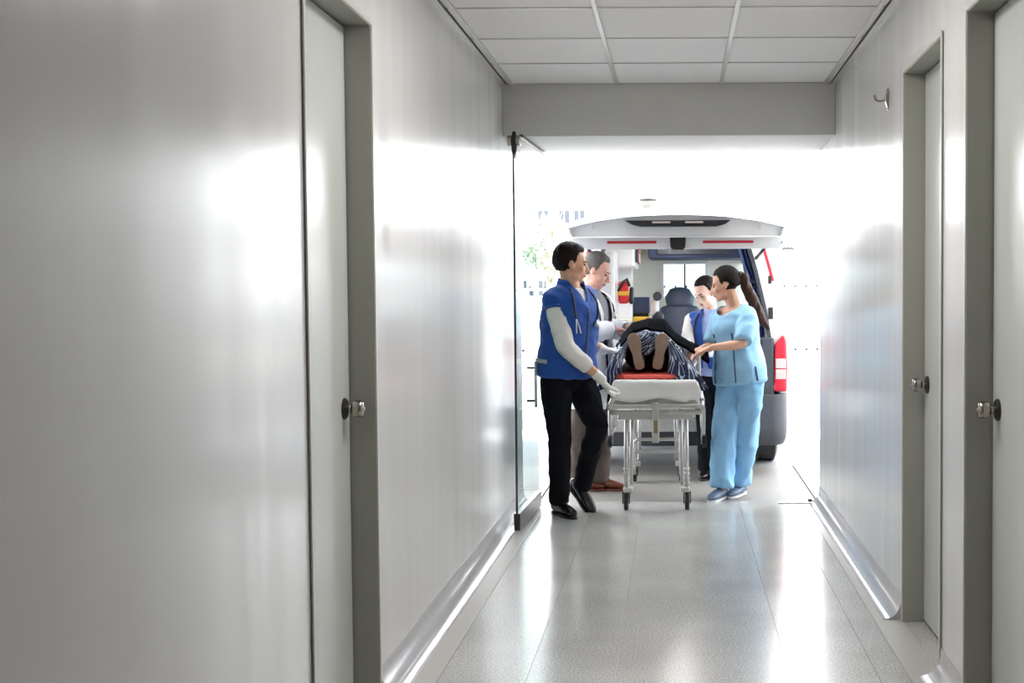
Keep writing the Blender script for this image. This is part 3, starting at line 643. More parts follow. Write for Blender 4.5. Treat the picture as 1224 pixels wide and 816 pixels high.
mn = empty('patient_monitor', (-0.33, 11.12, 1.01)); tag(mn, 'dark monitor with a yellow case beneath it inside the ambulance', 'monitor')
obj('screen_body', box(-0.41, -0.25, 11.05, 11.25, 1.19, 1.34), 'navy', mn, bevel=0.01); obj('carry_case', box(-0.40, -0.24, 11.0, 11.25, 1.011, 1.16), 'yellow', mn, bevel=0.015); obj('case_bracket', box(-0.41, -0.26, 11.1, 11.2, 1.145, 1.19), 'black', mn)
sp = empty('suction_unit', (-0.17, 11.0, 1.011)); tag(sp, 'suction unit with round gauge on a steel pole inside the ambulance', 'medical device')
obj('pole', MB().cyl((-0.175, 11.0, 1.011), (-0.175, 11.0, 1.33), 0.012), 'steel', sp); obj('pump_body', MB().chain([(-0.17, 11.0, 1.065), (-0.17, 11.0, 1.16)], [(0.06, 0.054), (0.055, 0.05)], 16, side=(1, 0, 0)), 'black', sp, smooth=True)
obj('jar', MB().chain([(-0.205, 11.0, 1.19), (-0.205, 11.0, 1.29)], [0.030, 0.032], 16), 'clearlamp', sp, smooth=True); obj('gauge', MB().cyl((-0.175, 10.96, 1.345), (-0.175, 11.0, 1.345), 0.04), 'black', sp); obj('gauge_face', MB().cyl((-0.175, 10.955, 1.345), (-0.175, 10.96, 1.345), 0.03), 'vangrey', sp)

# ------------------------------------------------------------------ stretcher
GX = -0.135
gu = empty('stretcher', (GX, 8.3, 0)); tag(gu, 'wheeled aluminium ambulance stretcher carrying the patient', 'stretcher')
GL, GR = GX - 0.265, GX + 0.265
Y0, Y1 = 7.47, 9.28
mt = MB(); mt.box(GL + 0.01, GR - 0.01, Y0 + 0.02, Y1, 0.715, 0.80); obj('mattress', mt, 'mattress', gu, bevel=0.03, segs=3)
# sheet over the foot end
def sheet():
    mb = MB(); nu, nv = 40, 30; path = []
    # path parameter v: hanging front edge -> over the edge -> along the top
    for i in range(nv + 1):
        s = i / nv * 0.75
        if s < 0.10: path.append((Y0 - 0.012, 0.705 + s))
        elif s < 0.16: a = (s - 0.10) / 0.06 * math.pi / 2; path.append((Y0 - 0.012 + 0.03 * (1 - math.cos(a)), 0.805 + 0.022 * math.sin(a)))
        else: path.append((Y0 + 0.02 + (s - 0.16), 0.827 - 0.01 * (1 - math.exp(-(s - 0.16) * 20))))
    for i, (y, z) in enumerate(path):
        for j in range(nu + 1):
            u = -1 + 2 * j / nu; e = abs(u); x = GX + u * 0.275; dz = 0.0; dy = 0.0
            if e > 0.93: dz = -(e - 0.93) / 0.07 * 0.055
            if i < 4: dz += (3 - i) * 0.004 * math.sin(u * 5 + 1) + (0.012 * (3 - i) / 3 if u > 0.72 else 0); dy = 0.006 * math.sin(u * 9) * (4 - i) / 4
            mb.v.append((x, y + dy, z + dz + 0.003 * noise.noise((x * 9, y * 9, 3))))
    for i in range(nv):
        for j in range(nu): a = i * (nu + 1) + j; mb.f.append((a, a + 1, a + nu + 2, a + nu + 1))
    return mb
o = obj('sheet', sheet(), 'sheet', gu, smooth=True); md = o.modifiers.new('thickness', 'SOLIDIFY'); md.thickness = 0.006; md.offset = 1
fr = MB()
for x in (GL - 0.03, GR + 0.03): fr.tube([(x, Y0 + 0.02, 0.655), (x, Y1, 0.655)], 0.016)
obj('side_rail', MB().tube([(GL - 0.025, Y0 - 0.005, 0.66), (GL - 0.025, Y1, 0.66)], 0.017), 'alu', gu, smooth=True)
obj('side_rail', MB().tube([(GR + 0.025, Y0 - 0.005, 0.66), (GR + 0.025, Y1, 0.66)], 0.017), 'alu', gu, smooth=True)
obj('deck', box(GL - 0.01, GR + 0.01, Y0 + 0.03, Y1 - 0.02, 0.675, 0.712), 'alu', gu, bevel=0.004)
for z, y in ((0.665, Y0), (0.625, Y0 + 0.04)): obj('end_crossbar', box(GL - 0.03, GR + 0.03, y, y + 0.03, z - 0.015, z + 0.015), 'alu', gu, bevel=0.005)
obj('end_plate', box(GL + 0.03, GR - 0.03, Y0 + 0.05, Y0 + 0.06, 0.578, 0.612), 'alu', gu, bevel=0.004)
br = obj('release_bracket', box(GX - 0.022, GX + 0.022, Y0 - 0.012, Y0 + 0.03, 0.44, 0.69), 'alu', gu, bevel=0.004); obj('bracket_label', box(GX - 0.010, GX + 0.012, Y0 - 0.015, Y0 - 0.012, 0.50, 0.58), mat('olive label', (150, 130, 90), 0.5), br)
# fold-down side guards
for x, s in ((GL - 0.035, -1), (GR + 0.035, 1)):
    g = MB(); y0, y1 = 7.95, 8.75
    g.tube([(x, y0, 0.66), (x + s * 0.012, y0, 0.60), (x + s * 0.012, y0, 0.45), (x + s * 0.012, y0 + 0.04, 0.41), (x + s * 0.012, y1 - 0.04, 0.41), (x + s * 0.012, y1, 0.45), (x + s * 0.012, y1, 0.66)], 0.011)
    gd_ = obj('side_guard', g, 'alu', gu, smooth=True)
    for k in range(1, 4): y = y0 + (y1 - y0) * k / 4; obj('guard_bar', MB().tube([(x + s * 0.012, y, 0.66), (x + s * 0.012, y, 0.41)], 0.008), 'alu', gd_, smooth=True)
    w = MB(); w.cyl((x + s * 0.0, y0 + 0.02, 0.385), (x + s * 0.03, y0 + 0.02, 0.385), 0.04); ww = obj('loading_wheel', w, 'rubber', gu, bevel=0.006); obj('wheel_fork', box(*sorted((x - s * 0.008, x - s * 0.002)), y0 + 0.0, y0 + 0.04, 0.37, 0.47), 'alu', gu)
# upright handle by the nurse
obj('push_handle', MB().chain([(GR + 0.01, 7.75, 0.70), (GR + 0.012, 7.75, 0.90), (GR + 0.012, 7.75, 0.96)], [0.012, 0.014, 0.012], 12), 'mattress', gu, smooth=True)
# legs
def leg_set(y, xl, xr, zt, dy):
    for x, s in ((xl, -1), (xr, 1)):
        l = MB(); l.tube([(x - s * 0.004, y + dy, zt), (x, y, 0.13)], 0.0135); lg = obj('leg', l, 'alu', gu, smooth=True)
        l = MB(); l.tube([(x - s * 0.042, y + dy + 0.03, zt), (x - s * 0.030, y + 0.03, 0.16)], 0.0135); obj('inner_tube', l, 'alu', lg, smooth=True)
        for k in range(4): z = 0.175 + k * 0.03; obj('bolt', MB().cyl((x - 0.018, y, z), (x + 0.018, y, z), 0.005, seg=8), 'steel', lg)
        obj('knuckle', box(x - 0.028 - s * 0.012, x + 0.028 - s * 0.012, y - 0.02, y + 0.04, 0.115, 0.15), 'alu', lg, bevel=0.006)
        cy = y + 0.01
        cs = MB(); cs.chain([(x - 0.014, cy, 0.054), (x - 0.011, cy, 0.054), (x + 0.011, cy, 0.054), (x + 0.014, cy, 0.054)], [0.045, 0.052, 0.052, 0.045], 24, round_ends=False); ca = obj('caster_wheel', cs, 'rubber', gu); auto_smooth(ca, 40)
        f = MB(); f.box(x - 0.024, x - 0.017, cy - 0.022, cy + 0.022, 0.045, 0.118); f.box(x + 0.017, x + 0.024, cy - 0.022, cy + 0.022, 0.045, 0.118); f.box(x - 0.024, x + 0.024, cy - 0.022, cy + 0.022, 0.108, 0.118); obj('caster_fork', f, 'darkmetal', ca, bevel=0.002)
        obj('hub', MB().cyl((x - 0.016, cy, 0.054), (x + 0.016, cy, 0.054), 0.016), 'alu', ca)
leg_set(7.56, GX - 0.19, GX + 0.195, 0.63, 0.03)
leg_set(8.72, GX - 0.175, GX + 0.16, 0.63, -0.05)
def ubar(y, x0, x1, z, zb):
    pts = [(x0, y, zb)]
    for k in range(6): a = math.pi / 2 * k / 5; pts.append((x0 + 0.04 * (1 - math.cos(a)), y, z - 0.04 + 0.04 * math.sin(a)))
    for k in range(5, -1, -1): a = math.pi / 2 * k / 5; pts.append((x1 - 0.04 * (1 - math.cos(a)), y, z - 0.04 + 0.04 * math.sin(a)))
    pts.append((x1, y, zb)); return MB().tube(pts, 0.012)
obj('cross_frame', ubar(8.02, GX - 0.155, GX + 0.155, 0.395, 0.16), 'alu', gu, smooth=True)
obj('cross_frame', ubar(8.22, GX - 0.165, GX + 0.165, 0.285, 0.13), 'alu', gu, smooth=True)
for s in (-1, 1):
    obj('brace', MB().tube([(GX + s * 0.16, 7.60, 0.30), (GX + s * 0.155, 8.02, 0.20), (GX + s * 0.165, 8.70, 0.60)], 0.010), 'alu', gu, smooth=True)
    obj('brace', MB().tube([(GX + s * 0.17, 7.62, 0.60), (GX + s * 0.16, 8.66, 0.24)], 0.010), 'alu', gu, smooth=True)
# spine board
sb = empty('spine_board', (-0.18, 8.4, 0.825)); tag(sb, 'orange red spine board lying on the stretcher under the patient', 'spine board')
b0, b1 = -0.395, 0.02
o = obj('board_body', MB().prism([(b0 + 0.06, 7.555), (b1 - 0.06, 7.555), (b1 - 0.015, 7.59), (b1, 7.65), (b1, 9.1), (b1 - 0.05, 9.25), (b0 + 0.05, 9.25), (b0, 9.1), (b0, 7.65), (b0 + 0.015, 7.59)], 0.829, 0.858, 'z'), 'board', sb, bevel=0.012, segs=3)
for x in (-0.27, -0.11): obj('runner', box(x - 0.018, x + 0.018, 7.57, 9.1, 0.822, 0.832), 'board', sb, bevel=0.003)
for x in (-0.30, -0.19, -0.08): obj('hand_hole', box(x - 0.03, x + 0.03, 7.57, 7.585, 0.8585, 0.8595), 'redtape', sb)

# ------------------------------------------------------------------ people
def nv(v): v = np.array(v, float); return v / (np.linalg.norm(v) + 1e-9)
def A(*p): return np.array(p, float)
DG = None
def organic(name, mb, m, parent, voxel=0.008, smooth=4, wrinkle=0.0, wscale=9.0, stretch=(1, 1, 0.6), solid=0.0, keep=None, decimate=None):
    """one continuous surface grown over the overlapping pieces in mb"""
    V = np.array(mb.v); c = (V.min(0) + V.max(0)) / 2
    me = bpy.data.meshes.new(name); me.from_pydata([tuple(p) for p in V - c], [], mb.f); me.update(); fix_normals_islands(me)
    o = bpy.data.objects.new(name, me); COL.objects.link(o)
    r = o.modifiers.new('grow', 'REMESH'); r.mode = 'VOXEL'; r.voxel_size = voxel; r.use_smooth_shade = True
    if smooth: s = o.modifiers.new('relax', 'SMOOTH'); s.factor = 0.5; s.iterations = smooth
    dg = bpy.context.evaluated_depsgraph_get(); ev = o.evaluated_get(dg); m2 = bpy.data.meshes.new_from_object(ev)
    o.modifiers.clear(); o.data = m2; bpy.data.meshes.remove(me); m2.name = name
    n = len(m2.vertices); co = np.empty(n * 3); m2.vertices.foreach_get('co', co); co = co.reshape(-1, 3)
    if wrinkle:
        nr = np.empty(n * 3); m2.vertices.foreach_get('normal', nr); nr = nr.reshape(-1, 3)
        st = np.array(stretch)
        d = np.array([noise.noise(Vector((p + c) * wscale * st)) + 0.5 * noise.noise(Vector((p + c) * wscale * 2.3 * st + 7)) for p in co])
        d = 1 - 2.2 * np.abs(d)                                   # ridged: folds rather than lumps
        co = co + nr * ((np.maximum(d, -0.9) + 0.45) * wrinkle)[:, None]; m2.vertices.foreach_set('co', co.ravel())
    if keep is not None:
        import bmesh
        b = bmesh.new(); b.from_mesh(m2); dead = [v for v in b.verts if not keep(np.array(v.co) + c)]
        bmesh.ops.delete(b, geom=dead, context='VERTS')
        for _ in range(10):                                        # cut hems run smoothly
            new = {}
            for v in b.verts:
                if v.is_boundary:
                    nb = [e.other_vert(v).co for e in v.link_edges if e.is_boundary]
                    if len(nb) == 2: new[v] = v.co * 0.4 + (nb[0] + nb[1]) * 0.3
            for v, q in new.items(): v.co = q
        b.to_mesh(m2); b.free()
    for p in m2.polygons: p.use_smooth = True
    m2.materials.clear(); m2.materials.append(MT[m]); m2.update()
    o.parent = parent; o.location = tuple(c - (WL[parent.name] if parent else 0)); WL[o.name] = c
    if solid: md = o.modifiers.new('thickness', 'SOLIDIFY'); md.thickness = solid; md.offset = 0
    return o
def fix_normals_islands(me): fix_normals(me)

class Torso:
    """elliptical rings along a bent spine; the basis of body, shirt, vest and coat"""
    def __init__(s, P, N, hax, sax, bow=(0, 0, 0)):
        s.P = np.array(P, float); s.N = np.array(N, float); s.h = nv(hax); s.s = nv(sax); s.C = (s.P + s.N) / 2 + np.array(bow, float)
    def c(s, t): 
        if t < 0: return s.P + (s.C - s.P) * 2 * t
        return (1 - t) ** 2 * s.P + 2 * t * (1 - t) * s.C + t * t * s.N
    def frame(s, t):
        tt = min(max(t, 0), 1); u = nv(2 * (1 - tt) * (s.C - s.P) + 2 * tt * (s.N - s.C)); r = s.h * (1 - tt) + s.s * tt; r = nv(r - u * (r @ u)); return r, np.cross(u, r), u
    def size(s, t, prof):
        for i in range(len(prof) - 1):
            a, b = prof[i], prof[i + 1]
            if t <= b[0] or i == len(prof) - 2:
                k = min(max((t - a[0]) / (b[0] - a[0]), 0), 1); k = k * k * (3 - 2 * k); return a[1] + (b[1] - a[1]) * k, a[2] + (b[2] - a[2]) * k
    def pt(s, t, ang, prof, off=0.0):
        w, d = s.size(t, prof); r, f, u = s.frame(t); ca, sa = math.cos(ang), math.sin(ang); e = 2.0 / 2.4
        x = math.copysign(abs(sa) ** e, sa) * (w + off); y = math.copysign(abs(ca) ** e, ca) * (d + off); return s.c(t) + r * x + f * y
    def rings(s, prof, n=36, t0=None, t1=None, steps=18, off=0.0):
        t0 = prof[0][0] if t0 is None else t0; t1 = prof[-1][0] if t1 is None else t1
        return [[s.pt(t, a, prof, off) for a in np.linspace(0, 2 * math.pi, n, endpoint=False)] for t in np.linspace(t0, t1, steps)]
    def local(s, p):
        ax = s.N - s.P; t = ((p - s.P) @ ax) / (ax @ ax); r, f, u = s.frame(t); q = p - s.c(t); return t, q @ r, q @ f
    def patch(s, prof, path, w, off=0.006, th=0.003):
        """a ribbon lying on the torso surface along (t, angle) points"""
        P = [s.pt(t, a, prof, off) for t, a in path]; mb = MB(); rings = []
        for i in range(len(P)):
            d = nv(P[min(i + 1, len(P) - 1)] - P[max(i - 1, 0)]); n_ = nv(P[i] - s.c(path[i][0])); q = nv(np.cross(d, n_)); ww = w[i] if hasattr(w, '__len__') else w
            rings.append([P[i] - q * ww / 2 - n_ * th, P[i] + q * ww / 2 - n_ * th, P[i] + q * ww / 2 + n_ * th, P[i] - q * ww / 2 + n_ * th])
        return mb.loft(rings)

def head_frame(f, tilt=0.0):
    f = nv(f); u = nv(A(0, 0, 1) - f * f[2]); r = np.cross(f, u)
    if tilt: u2 = u * math.cos(tilt) + r * math.sin(tilt); r = nv(r * math.cos(tilt) - u * math.sin(tilt)); u = u2
    return np.array([r, f, u]).T
def head_pieces(mb, c, R, k=1.0, fem=False):
    def P(*p): return np.array(c) + R @ (np.array(p) * k)
    def e(p, r): mb.ell(P(*p), [q * k for q in r], R)
    j = 0.9 if fem else 1.0
    e((0, -0.016, 0.036), (0.075, 0.096, 0.084)); e((0, 0.022, -0.025), (0.061 * j, 0.066, 0.086)); e((0, 0.03, -0.072), (0.047 * j, 0.047, 0.036))
    e((0, 0.066, -0.094), (0.022 * j, 0.019, 0.017)); e((0, 0.074, 0.022), (0.046, 0.018, 0.012 if fem else 0.015))
    for s in (-1, 1):
        e((s * 0.038, 0.056, -0.022), (0.022, 0.022, 0.022)); e((s * 0.074, -0.008, -0.006), (0.011, 0.02, 0.031)); e((s * 0.040 * j, 0.02, -0.072), (0.02, 0.035, 0.03))
    mb.chain([P(0, 0.084, 0.016), P(0, 0.098, -0.008), P(0, 0.108, -0.03)], [0.008 * k, 0.009 * k, 0.0125 * k], 10); mb.chain([P(-0.013, 0.095, -0.033), P(0.013, 0.095, -0.033)], [0.008 * k] * 2, 10)
    e((0, 0.083, -0.056), (0.022, 0.012, 0.012)); e((0, 0.082, -0.070), (0.019, 0.012, 0.009))
def face_parts(body, c, R, k, brow, lip='lips'):
    def P(*p): return np.array(c) + R @ (np.array(p) * k)
    for s in (-1, 1):
        m = MB(); m.ell(P(s * 0.030, 0.0775, 0.002), (0.0125 * k, 0.008 * k, 0.0055 * k), R); obj('eye', m, 'eye', body, smooth=True)
        m = MB(); m.chain([P(s * 0.014, 0.0905, 0.021), P(s * 0.03, 0.088, 0.0265), P(s * 0.046, 0.077, 0.021)], [0.003 * k, 0.0038 * k, 0.0022 * k], 8); obj('eyebrow', m, brow, body, smooth=True)
    m = MB(); m.chain([P(-0.02, 0.086, -0.0625), P(-0.007, 0.0945, -0.0605), P(0.007, 0.0945, -0.0605), P(0.02, 0.086, -0.0625)], [0.002 * k, 0.0045 * k, 0.0045 * k, 0.002 * k], 8); m.chain([P(-0.016, 0.086, -0.066), P(0, 0.0935, -0.069), P(0.016, 0.086, -0.066)], [0.002 * k, 0.005 * k, 0.002 * k], 8)
    obj('lips', m, lip, body, smooth=True)
def ss(a, b, x): t = min(max((x - a) / (b - a), 0), 1); return t * t * (3 - 2 * t)
def hair_cap(root, c, R, k, m, style):
    mb = MB(); nu, nvv = 64, 44; rings = []
    for i in range(1, nvv):
        th = math.pi * i / nvv; row = []
        for j in range(nu):
            ph = 2 * math.pi * j / nu; d = A(math.sin(th) * math.sin(ph), math.sin(th) * math.cos(ph), -math.cos(th))
            p = A(0, -0.018, 0.022) + d * A(0.082, 0.103, 0.106); x, y, z = p
            # hair line: forehead, temple, round the ear, nape
            front = style.get('front', 0.082); temple = style.get('temple', 0.0); nape = style.get('nape', -0.075)
            if y > 0.035: line = front - 0.2 * max(0, abs(x) - 0.045)
            elif y > -0.005: t = (y + 0.005) / 0.04; line = temple + (front - 0.01 - temple) * ss(0.45, 1.0, t)
            elif y > -0.005 - style.get('sweep', 0.04): t = (y + 0.005 + style.get('sweep', 0.04)) / style.get('sweep', 0.04); line = nape + (style.get('ear', 0.012) - nape) * ss(0, 0.7, t)
            else: line = nape
            a = ss(line - 0.016, line + 0.016, z)
            vol = style.get('vol', 0.0) * ss(0.04, 0.12, z) * (1 + style.get('quiff', 0.0) * ss(0.0, 0.07, y)) + style.get('back', 0) * ss(0.0, -0.09, y) * ss(-0.06, 0.03, z)
            q = noise.noise(Vector((x * 40, y * 40, z * 18))) * 0.004 * style.get('rough', 1.0)
            sc = 0.80 + 0.20 * a
            p = A(0, -0.018, 0.022) + d * A(0.082, 0.103, 0.106) * sc + d * (vol + q) * a
            row.append(np.array(c) + R @ (p * k))
        rings.append(row)
    mb.loft(rings); return obj('hair', mb, m, root, smooth=True)

def hand(mb, w, d, n, thumb_side, curl=0.5, k=1.0, inf=0.0, spread=0.06):
    """palm with four unequal curled fingers and a thumb leaving the side of the palm. d pointing, n palm normal (fingers curl to it)"""
    d = nv(d); n = nv(np.array(n) - d * (np.array(n) @ d)); s = nv(np.cross(d, n)) * thumb_side; w = np.array(w, float)
    def Q(a, b, c): return w + (d * a + s * b + n * c) * k
    mb.chain([Q(-0.015, 0, 0), Q(0.02, 0.002, 0), Q(0.055, 0.002, 0.002), Q(0.085, 0.0, 0.004)], [((0.024 + inf) * k, (0.018 + inf) * k), ((0.032 + inf) * k, (0.016 + inf) * k), ((0.040 + inf) * k, (0.0145 + inf) * k), ((0.039 + inf) * k, (0.012 + inf) * k)], 16, side=s)
    for b, L, off in ((0.029, 0.92, 0.0), (0.010, 1.0, 0.004), (-0.010, 0.94, 0.001), (-0.028, 0.76, -0.006)):
        p = Q(0.078 + off, b, 0.002); ang = curl * 0.5; pts = [p]; rr = (0.0085 + inf) * k
        dirb = nv(d + s * (b / 0.03) * spread)
        for seg in (0.042, 0.027, 0.020):
            v = dirb * math.cos(ang) + n * math.sin(ang); p = p + v * seg * L * k; pts.append(p); ang += curl * 0.75
        mb.chain(pts, [rr, rr * 0.95, rr * 0.88, rr * 0.75], 10)
    p = Q(0.02, 0.026, 0.006); v1 = nv(d * 0.6 + s * 0.75 + n * 0.35); v2 = nv(d * 0.85 + s * 0.25 + n * (0.35 + curl * 0.4))
    mb.chain([p, p + v1 * 0.035 * k, p + v1 * 0.035 * k + v2 * 0.03 * k, p + v1 * 0.035 * k + v2 * 0.055 * k], [(0.013 + inf) * k, (0.011 + inf) * k, (0.0095 + inf) * k, (0.0075 + inf) * k], 10)

def lerp(a, b, t): return np.array(a, float) * (1 - t) + np.array(b, float) * t
MALE = [(-0.12, 0.13, 0.10), (0.0, 0.158, 0.112), (0.15, 0.155, 0.108), (0.38, 0.135, 0.098), (0.7, 0.158, 0.115), (0.86, 0.155, 0.10), (0.95, 0.11, 0.075), (1.0, 0.06, 0.06)]
FEM = [(-0.12, 0.135, 0.10), (0.0, 0.16, 0.112), (0.15, 0.152, 0.105), (0.40, 0.115, 0.085), (0.7, 0.135, 0.108), (0.86, 0.135, 0.088), (0.95, 0.095, 0.065), (1.0, 0.05, 0.05)]
def grow(prof, dw, dd, cuts=None): return [(t, w + dw, d + dd) for t, w, d in prof]

class Person:
    def __init__(s, label, J, skin, fem=False, k=1.0, name='person', base=None, bow=(0, 0, 0)):
        s.J = {a: (np.array(b, float) if not isinstance(b, (int, float)) else b) for a, b in J.items()}; J = s.J; s.k = k; s.fem = fem; s.skin = skin
        b = base if base is not None else ((J['anR'][0] + J['anL'][0]) / 2, (J['anR'][1] + J['anL'][1]) / 2, 0)
        s.root = empty(name, b); tag(s.root, label, 'person', 'people round the stretcher')
        s.P = (J['hipR'] + J['hipL']) / 2; s.T = Torso(s.P, J['neck'], J['hipR'] - J['hipL'], J['shR'] - J['shL'], bow)
        s.prof = [(t, w * k, d * k) for t, w, d in (FEM if fem else MALE)]
        s.R = head_frame(J['look'], J.get('tilt', 0.0))
    def body(s, hands):
        J, k, f = s.J, s.k, s.fem; mb = MB(); g = 0.88 if f else 1.0
        mb.loft(s.T.rings(grow(s.prof, -0.012, -0.012)))
        r, fd, u = s.T.frame(1.0)
        mb.chain([J['neck'] - u * 0.05, J['neck'] + u * 0.01, J['head'] + s.R @ (A(0, -0.02, -0.05) * k)], [0.062 * k * g, 0.054 * k * g, 0.052 * k * g], 16)
        mb.chain([J['shL'] * 0.8 + J['neck'] * 0.2, J['neck'] - u * 0.04, J['shR'] * 0.8 + J['neck'] * 0.2], [0.045 * k, 0.05 * k, 0.045 * k], 14)
        head_pieces(mb, J['head'], s.R, k * (0.95 if f else 1.0), f)
        for S in 'RL':
            sh, el, wr = J['sh' + S], J['el' + S], J['wr' + S]
            mb.chain([sh, lerp(sh, el, 0.5), el, lerp(el, wr, 0.3), wr], [0.052 * k * g, 0.045 * k * g, 0.038 * k * g, 0.039 * k * g, 0.026 * k * g], 14)
            h = hands[S]; hand(mb, wr + nv(h['d']) * 0.012, h['d'], h['n'], h['t'], h.get('curl', 0.5), k * 0.95)
            hp, kn, an = J['hip' + S], J['kn' + S], J['an' + S]
            mb.chain([hp, lerp(hp, kn, 0.5), kn, lerp(kn, an, 0.35), an], [0.080 * k, 0.070 * k, 0.052 * k, 0.053 * k, 0.036 * k], 14)
            if not J.get('flat' + S, 1):
                f_ = nv(J['toe' + S] - an); sd_ = nv(np.cross(f_, A(0, 0, 1))); u_ = np.cross(sd_, f_); mb.chain([an - u_ * 0.02, an - u_ * 0.045 + f_ * 0.05, an - u_ * 0.055 + f_ * 0.13], [0.03 * k, 0.027 * k, 0.018 * k], 12)
            elif an[2] > 0.5: mb.chain([an, lerp(an, J['toe' + S], 0.6)], [0.032 * k, 0.022 * k], 12)
            else: mb.chain([an + A(0, 0, -0.012), an * A(1, 1, 0) + A(0, 0, 0.042) + 0.4 * (J['toe' + S] - an) * A(1, 1, 0), J['toe' + S] * A(1, 1, 0) + A(0, 0, 0.035)], [0.027 * k, 0.018 * k, 0.013 * k], 12)
        s.bodyo = organic('body', mb, s.skin, s.root, 0.0065, 3); return s.bodyo
    def gloves(s, hands, which):
        for S in which:
            h = hands[S]; mb = MB(); wr = s.J['wr' + S]; hand(mb, wr + nv(h['d']) * 0.012, h['d'], h['n'], h['t'], h.get('curl', 0.5), s.k * 0.95, inf=0.0035)
            el = s.J['el' + S]; mb.chain([lerp(wr, el, 0.16), wr], [0.032 * s.k, 0.031 * s.k], 14); organic('glove', mb, 'glove', s.root, 0.0055, 2, 0.0012, 40)
    def trousers(s, m, hem=0.058, knee=0.068, thigh=0.094, top=0.10, end=0.92, wr=0.006, extra=0.008):
        mb = MB(); J, k = s.J, s.k; mb.loft(s.T.rings(grow(s.prof, extra, extra), t0=-0.12, t1=top, steps=6))
        mb.ell(s.T.c(-0.1), (0.10 * k, 0.10 * k, 0.075 * k))
        for S in 'RL':
            hp, kn, an = J['hip' + S], J['kn' + S], J['an' + S]; e = lerp(kn, an, end)
            mb.chain([lerp(hp, kn, 0.02), lerp(hp, kn, 0.3), lerp(hp, kn, 0.7), kn, lerp(kn, an, 0.35), lerp(kn, an, 0.7), e], [thigh * k, thigh * k * 0.98, (thigh * 0.4 + knee * 0.6) * k, knee * k, (knee * 0.6 + hem * 0.4) * k, (hem * 0.9 + knee * 0.1) * k, hem * k], 20, round_ends=False)
        return organic('trousers', mb, m, s.root, 0.009, 3, wr, 7, (1, 1, 0.7))
    def shoes(s, m, sole, k=1.0, heel=0.02):
        for S in 'RL':
            J = s.J; an, toe = J['an' + S], J['toe' + S]; d = toe - an; f = nv(d); side = nv(np.cross(f, A(0, 0, 1))); upn = nv(np.cross(side, f))
            fl = nv(A(d[0], d[1], 0)) if J.get('flat' + S, 1) else f; u = np.cross(side, fl) if not J.get('flat' + S, 1) else A(0, 0, 1)
            if u[2] < 0: u = -u
            if J.get('flat' + S, 1): b = A(an[0], an[1], 0.0)
            else: b = an - u * 0.085
            def Q(x, y, z): return b + (fl * x + side * y + u * z) * k
            mb = MB()
            mb.chain([Q(-0.055, 0, 0.048), Q(-0.02, 0, 0.052), Q(0.05, 0, 0.048), Q(0.12, 0.0, 0.040), Q(0.17, 0, 0.033), Q(0.198, 0, 0.029)], [(0.03 * k, 0.032 * k), (0.034 * k, 0.038 * k), (0.038 * k, 0.036 * k), (0.043 * k, 0.027 * k), (0.036 * k, 0.019 * k), (0.018 * k, 0.011 * k)], 18, side=side)
            mb.chain([Q(-0.03, 0, 0.05), Q(-0.015, 0, 0.10)], [(0.036 * k, 0.036 * k), (0.040 * k, 0.042 * k)], 16, side=side, round_ends=False)
            o = organic('shoe', mb, m, s.root, 0.006, 3)
            sl = MB(); out = [(-0.075, 0.0), (-0.06, 0.024), (-0.02, 0.032), (0.04, 0.03), (0.11, 0.042), (0.16, 0.038), (0.20, 0.018), (0.212, 0.0)]; pl = out + [(x, -y) for x, y in out[::-1][1:-1]]
            sl.loft([[Q(x, y, 0.0) for x, y in pl], [Q(x, y, 0.014) for x, y in pl]]); obj('sole', sl, sole, o)
            hl = MB(); ph = [(-0.075, 0.0), (-0.06, 0.024), (-0.02, 0.031), (0.0, 0.03), (0.0, -0.03), (-0.02, -0.031), (-0.06, -0.024)]; hl.loft([[Q(x, y, -0.0 + 0.0005) for x, y in ph], [Q(x, y, heel) for x, y in ph]]); obj('heel', hl, sole, o)
    def sleeve(s, mb, S, r0, r1, r2, to=1.0):
        J, k = s.J, s.k; sh, el, wr = J['sh' + S], J['el' + S], J['wr' + S]
        if to <= 1: pts = [sh, lerp(sh, el, to * 0.5), lerp(sh, el, to)]; rad = [r0 * k, lerp(r0, r1, 0.5) * k, r1 * k]
        else: pts = [sh, lerp(sh, el, 0.5), el, lerp(el, wr, (to - 1) * 0.5), lerp(el, wr, to - 1)]; rad = [r0 * k, (r0 + r1) / 2 * k, r1 * k, (r1 + r2) / 2 * k, r2 * k]
        mb.chain(pts, [float(np.max(q)) for q in rad], 18, round_ends=False); mb.ell(sh, [r0 * k] * 3)
    def yoke(s, mb, r, span=0.85):
        J, k = s.J, s.k; u = s.T.frame(1.0)[2]; a = lerp(J['neck'], J['shL'], span); b = lerp(J['neck'], J['shR'], span); mb.chain([a, J['neck'] - u * 0.03, b], [r * k, r * k * 1.05, r * k], 16)
    def steth(s, prof, pathL, pathR, chest=True):
        """stethoscope hanging round the neck: tubing, silver headset, chest piece"""
        st = MB()
        P = [s.T.pt(t, a, prof, 0.019) for t, a in pathL]; Q = [s.T.pt(t, a, prof, 0.019) for t, a in pathR]
        u = s.T.frame(1.0)[2]; f = s.T.frame(1.0)[1]; back = s.J['neck'] - f * 0.075 * s.k + u * 0.02
        st.chain(P[::-1] + [back] + Q, [0.0062] * (len(P) + len(Q) + 1), 8)
        o = obj('stethoscope', st, 'black', s.root, smooth=True)
        e = MB(); e.cyl(P[-1], P[-1] + nv(P[-1] - P[-2]) * 0.02, 0.009); e.ell(P[-1] + nv(P[-1] - P[-2]) * 0.03, (0.018, 0.018, 0.018)); obj('chest_piece', e, 'steel', o, smooth=True)
        h = MB(); d = nv(Q[-1] - Q[-2]); w = s.T.frame(0.8)[0] * 0.012
